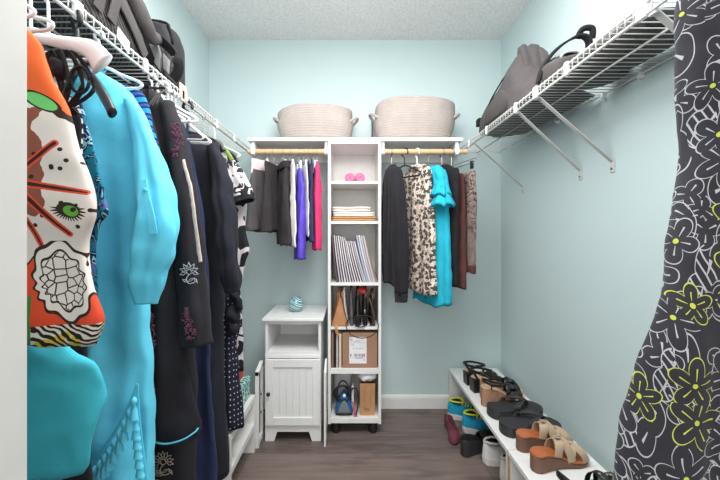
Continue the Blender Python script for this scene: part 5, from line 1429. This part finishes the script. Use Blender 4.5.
for i, dx in enumerate((0, .03, .055)):
    part('collar_fold', MB().pillow([(1.575 - .03 * i, ZD + .20), (1.555 - .03 * i, ZD + .312 - .02 * i), (1.525 - .03 * i, ZD + .305 - .03 * i), (1.49 - .03 * i, ZD + .20 - .02 * i), (1.47 - .03 * i, ZD + .12), (1.53 - .03 * i, ZD + .12)], 'x', .755 + dx, .79 + dx).lump(.007, 16, 6 + i), M['greybag'], t, world=True, smooth=60)
t = thing('strap_bag', 'small grey bag under a heap of dark straps, between backpack and roll', 'bag', (.82, 1.22, ZD), group=bg)
part('bag_body', MB().soft((.843, 1.232, ZD + .044), (.132, .060, .043), 4.5, 10, .014, 12, 5).low(ZD), M['greybag2'], t, world=True, smooth=True)
sp = spline([(.708, 1.295, ZD + .03), (.715, 1.28, ZD + .075), (.735, 1.255, ZD + .115), (.765, 1.225, ZD + .142), (.80, 1.195, ZD + .150), (.825, 1.185, ZD + .125), (.83, 1.20, ZD + .06)], 8)
part('carry_strap', MB().band(sp, .022, .004, (.2, 1, .3)), M['strap'], t, world=True)
part('strap_curl', MB().tube(spline([(.795, 1.20, ZD + .145), (.80, 1.178, ZD + .165), (.825, 1.168, ZD + .160), (.83, 1.175, ZD + .13)], 6), .010, n=8), M['strap'], t, world=True, smooth=True)
for k in range(5):
    part('strap', MB().band(spline([(.712 + .008 * k, 1.292 - .018 * k, ZD + .012), (.705 + .008 * k, 1.268 - .018 * k, ZD + .05 + .008 * k), (.735 + .01 * k, 1.235 - .012 * k, ZD + .092), (.80, 1.20, ZD + .088)], 6), .008, .0022, (0, 1, .6)), (M['strap'], M['silver'], M['greybag'])[k % 3], t, world=True)
t = thing('gym_roll', 'flat grey and black soft roll lying along the wire shelf by the wall', 'bag', (.86, 1.04, ZD), group=bg)
rl = MB(); rings = []
for i in range(15):
    f = i / 14; y = .905 + .262 * f
    e = 1 - .14 * abs(2 * f - 1) ** 12; hh = .028 + .012 * f
    rings.append([(.862 + .113 * e * math.cos(a), y, ZD + hh * 1.05 + hh * e * math.copysign(abs(math.sin(a)) ** .8, math.sin(a))) for a in [2 * PI * k / 28 for k in range(28)]])
part('bag_body', rl.loft(rings).lump(.005, 14, 9).low(ZD), M['greybag2'], t, world=True, smooth=60)
part('end_cap', MB().soft((.862, .906, ZD + .030), (.088, .012, .027), 3, 8), M['blackbag'], t, world=True, smooth=True, label='black end')

# ------------------------------------------------------------------ shoes
def fw(t, L, k=1.0):
    return k * L * lerp_tab([(0, .0), (.012, .05), (.04, .09), (.1, .118), (.3, .118), (.45, .122), (.6, .145), (.72, .162), (.82, .158), (.91, .125), (.965, .08), (.99, .04), (1, .0)], t)
def outline_ts(): return [0.002, .012, .03, .06, .1, .17, .25, .35, .45, .55, .65, .72, .78, .84, .89, .93, .96, .98, .992, .999]
def sole(L, zb, zt, k=1.0, inset=0.0, mb=None, curve=.012, t0=0.0, t1=1.0):
    """foot-shaped slab; zb(t), zt(t): its underside and top"""
    mb = mb or MB(); rings = []
    for t in outline_ts():
        if t < t0 or t > t1: continue
        w = max(.002, fw(t, L, k) - inset); x = t * L; b, a = zb(t), zt(t)
        c = curve * math.sin(PI * t)
        e = min(.003, (a - b) * .3)
        rings.append([(x, c - w + e, b), (x, c + w - e, b), (x, c + w, b + e), (x, c + w, a - e), (x, c + w - e, a), (x, c, a + .0), (x, c - w + e, a), (x, c - w, a - e), (x, c - w, b + e)])
    return mb.loft(rings)
def strap_over(L, zt, ta, tb, h, hw, th=.0016, k=1.0, n=14, sag=0.0, curve=.012, wd=(1, 0, .25), ext=.0):
    """band arching from the near edge at ta to the far edge at tb"""
    pts = []
    for i in range(n + 1):
        f = i / n; t = ta + (tb - ta) * f
        w = fw(t, L, k) + .001; a = PI * f
        pts.append((t * L, curve * math.sin(PI * t) - (w + ext * math.sin(a)) * math.cos(a), zt(t) - .004 + (h + .004) * math.sin(a) ** .75))
    return MB().band(pts, hw, th, wd)

def place(t, x, y, z, rz): t.location = (x, y, z); t.rotation_euler[2] = rz
sg_ = 'shoes on the white benches'
# taupe wedge mules
def wedge_mule(label, x, y, rz):
    L = .245
    t = thing('wedge_mule', label, 'shoe', (x, y, BZ + .0006), rz, sg_)
    zt = lambda q: lerp_tab([(0, .066), (.2, .066), (.45, .050), (.65, .028), (.8, .023), (1, .030)], q)
    zb = lambda q: lerp_tab([(0, .0), (.82, .0), (.92, .004), (1, .014)], q)
    part('wedge', sole(L, zb, lambda q: zt(q) - .009), M['wedge'], t, smooth=30)
    part('footbed', sole(L, lambda q: zt(q) - .009, zt, inset=-.001), M['footbed'], t, smooth=30)
    for a, b, h, w in ((.40, .60, .050, .016), (.62, .44, .055, .016), (.60, .82, .046, .014), (.86, .66, .044, .014)):
        part('strap', strap_over(L, zt, a, b, h, w), M['taupe'], t, smooth=50)
    part('centre_strap', MB().band([(q * L, .010, zt(q) + h) for q, h in ((.46, .058), (.55, .060), (.64, .054), (.74, .049))], .010, .0018, (0, 1, 0)), M['taupe'], t)
    part('stud', MB().soft((.52 * L, .008, zt(.52) + .062), (.006, .006, .002), 2.2, 4), M['nickel'], t, smooth=True)
wedge_mule('taupe strappy wedge mule with orange-brown footbed, closer to the bench front end', .668, 1.262, .22)
wedge_mule('taupe strappy wedge mule with orange-brown footbed, touching the black thongs', .672, 1.385, .12)
# wide black thong sandals
def thong(label, x, y, rz):
    L = .28
    t = thing('thong_sandal', label, 'shoe', (x, y, BZ + .0006), rz, sg_)
    zt = lambda q: .046 - .016 * q - .006 * math.sin(PI * q)
    part('sole', sole(L, lambda q: 0 if q < .85 else (q - .85) * .06, lambda q: zt(q) - .006, 1.48), M['flip'], t, smooth=30)
    part('footbed', sole(L, lambda q: zt(q) - .006, zt, 1.46), M['flip'], t, smooth=30)
    for sg in (-1, 1):
        w = fw(.42, L, 1.44)
        pts = spline([(.40 * L, .012 + sg * w, zt(.4) - .006), (.45 * L, .012 + sg * w * .98, zt(.45) + .018), (.58 * L, .012 + sg * w * .62, zt(.58) + .032), (.70 * L, .012 + sg * w * .2, zt(.7) + .026), (.76 * L, .012, zt(.76) + .012), (.77 * L, .012, zt(.77) - .003)], 6)
        part('thong_strap', MB().band(pts, [.015 - .009 * i / 30 for i in range(len(pts))], .0028, (1, 0, .3)), M['flip'], t, smooth=50)
thong('wide charcoal thong sandal lying next to the taupe wedge mules', .658, 1.50, .14)
thong('wide charcoal thong sandal lying next to the cork wedge sandals', .660, 1.64, .18)
# cork wedge sandals with black straps
def cork_wedge(label, x, y, rz):
    L = .235
    t = thing('wedge_sandal', label, 'shoe', (x, y, BZ + .0006), rz, sg_)
    zt = lambda q: lerp_tab([(0, .098), (.2, .094), (.45, .070), (.68, .038), (.82, .030), (1, .036)], q)
    zb = lambda q: lerp_tab([(0, .0), (.85, .0), (1, .012)], q)
    part('wedge', sole(L, zb, lambda q: zt(q) - .006), M['cork'], t, smooth=30)
    part('footbed', sole(L, lambda q: zt(q) - .006, zt, inset=-.001), M['palefoot'], t, smooth=30)
    for a, b, h, w in ((.66, .84, .04, .014), (.84, .68, .042, .014), (.56, .66, .05, .010)):
        part('strap', strap_over(L, zt, a, b, h, w), M['blkleather'], t, smooth=50)
    an = MB().band(spline([(.18 * L, -.024, zt(.18)), (.14 * L, -.036, zt(.1) + .022), (.02 * L, 0, zt(0) + .030), (.14 * L, .040, zt(.1) + .020), (.34 * L, .034, zt(.3) + .018), (.52 * L, .012, zt(.5) + .034), (.40 * L, -.026, zt(.3) + .022), (.14 * L, -.038, zt(.1) + .020)], 6), .006, .0018, (0, .2, 1))
    part('ankle_strap', an, M['blkleather'], t, smooth=50)
    part('bow', MB().soft((.70 * L, .010, zt(.7) + .046), (.024, .030, .012), 2.4, 6, .012, 50, 2), M['blkleather'], t, smooth=True)
cork_wedge('black-strapped sandal on a tan cork wedge, beside the charcoal thongs', .664, 1.745, .10)
cork_wedge('black-strapped sandal on a tan cork wedge, beside the block heels', .690, 1.830, .06)
# black block heel sandals
def block_heel(label, x, y, rz):
    L = .23
    t = thing('block_heel_sandal', label, 'shoe', (x, y, BZ + .0006), rz, sg_)
    zt = lambda q: lerp_tab([(0, .082), (.2, .080), (.4, .062), (.62, .024), (.75, .016), (1, .018)], q)
    part('sole', sole(L, lambda q: zt(q) - (.014 if q > .6 else .010), lambda q: zt(q) - .003), M['blkleather'], t, smooth=30)
    part('footbed', sole(L, lambda q: zt(q) - .003, zt, inset=.001), M['palefoot'], t, smooth=30)
    hl = MB().loft([[(.004, -.026, 0), (.056, -.024, 0), (.056, .026, 0), (.004, .028, 0)], [(.002, -.026, .06), (.060, -.025, .058), (.060, .028, .058), (.002, .029, .06)], [(.001, -.024, .074), (.062, -.026, .070), (.062, .03, .070), (.001, .027, .074)]])
    part('heel', hl, M['blkleather'], t, smooth=30, bevel=.003)
    for a, b, h, w in ((.66, .80, .04, .012), (.82, .70, .042, .012), (.60, .58, .05, .008)):
        part('strap', strap_over(L, zt, a, b, h, w), M['blkleather'], t, smooth=50)
    an = spline([(.10 * L, -.026, zt(.1)), (.02 * L, -.02, zt(0) + .030), (-.002, 0.004, zt(0) + .038), (.03 * L, .028, zt(0) + .034), (.25 * L, .040, zt(.2) + .034), (.50 * L, .03, zt(.45) + .050), (.52 * L, -.010, zt(.45) + .056), (.30 * L, -.036, zt(.25) + .040), (.08 * L, -.034, zt(0) + .036), (-.06 * L, -.05, zt(0) + .056)], 6)
    part('ankle_strap', MB().band(an, .006, .0022, (0, .2, 1)), M['blkleather'], t, smooth=50)
    part('buckle', MB().box(.14 * L, .22 * L, -.046, -.041, zt(.2) + .026, zt(.2) + .046), M['nickel'], t, bevel=.002)
block_heel('black block heel sandal second from the back wall', .666, 1.900, .12)
block_heel('black block heel sandal nearest the back wall', .660, 1.995, .08)
# dark flats near the wall
def flat(label, x, y, z, rz, mat, lin_, L=.235, k=.95, group=None, name='ballet_flat'):
    t = thing(name, label, 'shoe', (x, y, z), rz, group)
    part('sole', sole(L, lambda q: .0, lambda q: .008, k), M['dark'], t, smooth=30)
    m = MB(); rings = []
    for q in outline_ts():
        w = max(.002, fw(q, L, k * .98)); hgt = lerp_tab([(0, .05), (.1, .052), (.3, .04), (.55, .036), (.68, .046), (.8, .042), (.93, .032), (1, .016)], q); c = .012 * math.sin(PI * q)
        op = q < .66
        r = []
        for j in range(13):
            a = PI * j / 12
            r.append((q * L, c - w * math.cos(a) * (1.0 if not op else max(abs(math.cos(a)), .86) / max(abs(math.cos(a)), 1e-6) if abs(math.cos(a)) > .3 else 1.0), .008 + hgt * math.sin(a) ** .6))
        if op:
            r = [(q * L, c - w, .008), (q * L, c - w * 1.02, .008 + hgt * .4), (q * L, c - w * .98, .008 + hgt * .8), (q * L, c - w * .93, .008 + hgt), (q * L, c - w * .85, .008 + hgt * .97), (q * L, c - w * .8, .016), (q * L, c, .013), (q * L, c + w * .8, .016), (q * L, c + w * .85, .008 + hgt * .97), (q * L, c + w * .93, .008 + hgt), (q * L, c + w * .98, .008 + hgt * .8), (q * L, c + w * 1.02, .008 + hgt * .4), (q * L, c + w, .008)]
        rings.append(r)
    part('upper', m.loft(rings), mat, t, smooth=60)
    return t
# strappy black sandal at the near end
L = .24
t = thing('strappy_sandal', 'black strappy sandal in front of the taupe wedge mules, nearest the doorway', 'shoe', (.700, 1.135, BZ + .0006), .10, sg_)
zt = lambda q: .020 - .004 * math.sin(PI * q)
part('sole', sole(L, lambda q: 0, zt), M['blkleather'], t, smooth=30)
part('footbed', sole(L, zt, lambda q: zt(q) + .002, inset=.003), M['dark'], t, smooth=30)
for a, b, h, w in ((.52, .70, .042, .010), (.70, .54, .046, .010), (.72, .86, .036, .010), (.88, .74, .034, .009)):
    part('strap', strap_over(L, zt, a, b, h, w), M['blkleather'], t, smooth=50)
part('heel_strap', MB().band(spline([(.22 * L, -.024, .016), (.05 * L, -.026, .055), (-.01, .004, .075), (.05 * L, .032, .055), (.24 * L, .034, .016)], 7), .010, .002, (0, .2, 1)), M['blkleather'], t, smooth=50)
for k in range(4):
    part('ornament', MB().soft((.60 * L + .014 * k, .008, zt(.6) + .047 - .002 * k), (.006, .006, .004), 2.2, 4), M['nickel'], t, smooth=True)

# sneakers
def sneaker(label, x, y, rz, upper, trim, lace, soleacc=None, L=.262, group=None, name='sneaker'):
    t = thing(name, label, 'shoe', (x, y, .0006), rz, group)
    zs_ = lambda q: lerp_tab([(0, .040), (.2, .036), (.5, .026), (.8, .024), (1, .034)], q)
    part('midsole', sole(L, lambda q: lerp_tab([(0, .008), (.1, 0), (.75, 0), (1, .018)], q), zs_, 1.02), M['midsole'], t, smooth=30)
    part('outsole', sole(L, lambda q: lerp_tab([(0, .006), (.1, -.0004), (.75, -.0004), (1, .016)], q), lambda q: lerp_tab([(0, .014), (.1, .006), (.75, .006), (1, .022)], q), 1.0), soleacc or M['midsole'], t, smooth=30)
    tops = [(0, .100), (.06, .108), (.14, .100), (.22, .088), (.30, .086), (.36, .094), (.44, .100), (.55, .086), (.68, .066), (.8, .054), (.92, .044), (1, .030)]
    m = MB(); rings = []; n = 17
    for q in outline_ts():
        w = max(.004, fw(q, L, .98)); H = lerp_tab(tops, q); z0 = zs_(q) - .004; c = .012 * math.sin(PI * q); r = []
        narrow = lerp_tab([(0, .55), (.1, .60), (.3, .62), (.45, .55), (.6, .62), (.8, .8), (1, .9)], q)
        for j in range(n):
            a = PI * j / (n - 1); s = math.sin(a) ** .7
            ww = w * (1 - (1 - narrow) * s)
            r.append((q * L + (.006 * s if q < .1 else 0), c - ww * (math.copysign(abs(math.cos(a)) ** .75, math.cos(a))), z0 + (H - z0) * s))
        rings.append(r)
    part('upper', m.loft(rings), upper, t, smooth=60)
    # collar opening
    col = []
    for i in range(24):
        a = 2 * PI * i / 24
        q = .20 + .155 * math.cos(a)
        col.append((q * L, .008 + .029 * math.sin(a), .104 - .014 * math.cos(2 * a + .2) * .6 + (.006 if math.cos(a) > .5 else 0) + (.006 if math.cos(a) < -.6 else 0)))
    part('collar', MB().tube(col, .0055, n=8, closed=True), trim, t, smooth=True)
    lin_ = MB().loft([[tuple(p) for p in col], [(.20 * L + (p[0] - .20 * L) * .8, .008 + (p[1] - .008) * .8, p[2] - .012) for p in col]], cap0=False)
    part('lining', lin_, M['dark'], t, smooth=40)
    tg = MB().band(spline([(.33 * L, .010, .092), (.36 * L, .010, .118), (.34 * L, .010, .132)], 5), .019, .004, (0, 1, 0))
    part('tongue', tg, trim, t, smooth=50)
    lc = MB()
    for i in range(5):
        q = .40 + i * .062; h = lerp_tab(tops, q) + .001; c = .012 * math.sin(PI * q)
        lc.tube([(q * L, c - .022, h - .010), (q * L + .006, c - .008, h + .003), (q * L + .010, c + .010, h + .003), (q * L + .012, c + .024, h - .010)], .0032, n=7)
    part('laces', lc, lace, t, smooth=True)
    return t
b1 = 'sneakers under the white bench'
t = sneaker('blue running shoe with lime yellow collar, nearest the back wall', .600, 2.135, -.33, M['bluemesh'], M['yellow'], M['yellow'], group=b1)
t2 = sneaker('blue running shoe with lime yellow collar, behind the black platform shoe', .642, 1.985, -.30, M['bluemesh'], M['yellow'], M['yellow'], group=b1, L=.245)
for tt in (t, t2):
    part('heel_patch', MB().soft((.006, .0, .068), (.005, .012, .022), 2.5, 5), M['bluemesh'], tt, smooth=True)
sneaker('pale grey sneaker beside the black platform shoe, under the white bench', .655, 1.712, -.20, M['greymesh'], M['greymesh'], M['paper'], group=b1)
sneaker('pale grey sneaker partly hidden by the raw wood bench edge', .690, 1.590, -.20, M['greymesh'], M['greymesh'], M['paper'], group=b1, L=.245)
flat('maroon slip-on shoe poking out on the floor under the bench', .575, 2.060, .0006, -PI / 2 - .08, M['maroon'], M['dark'], name='slip_on', L=.215)
# black platform shoe standing heel outward
L = .24
t = thing('platform_shoe', 'chunky black platform shoe between the maroon slip-on and pale sneaker', 'shoe', (.568, 1.762, .0006), .33, None)
zt = lambda q: lerp_tab([(0, .085), (.3, .078), (.6, .045), (1, .035)], q)
part('platform', sole(L, lambda q: 0, zt, 1.06), M['flip'], t, smooth=30)
part('footbed', sole(L, zt, lambda q: zt(q) + .004, 1.0), M['blkleather'], t, smooth=30)
for a, b, h, w in ((.55, .62, .05, .022), (.74, .78, .045, .022)):
    part('strap', strap_over(L, zt, a, b, h, w, k=1.04), M['blkleather'], t, smooth=50)
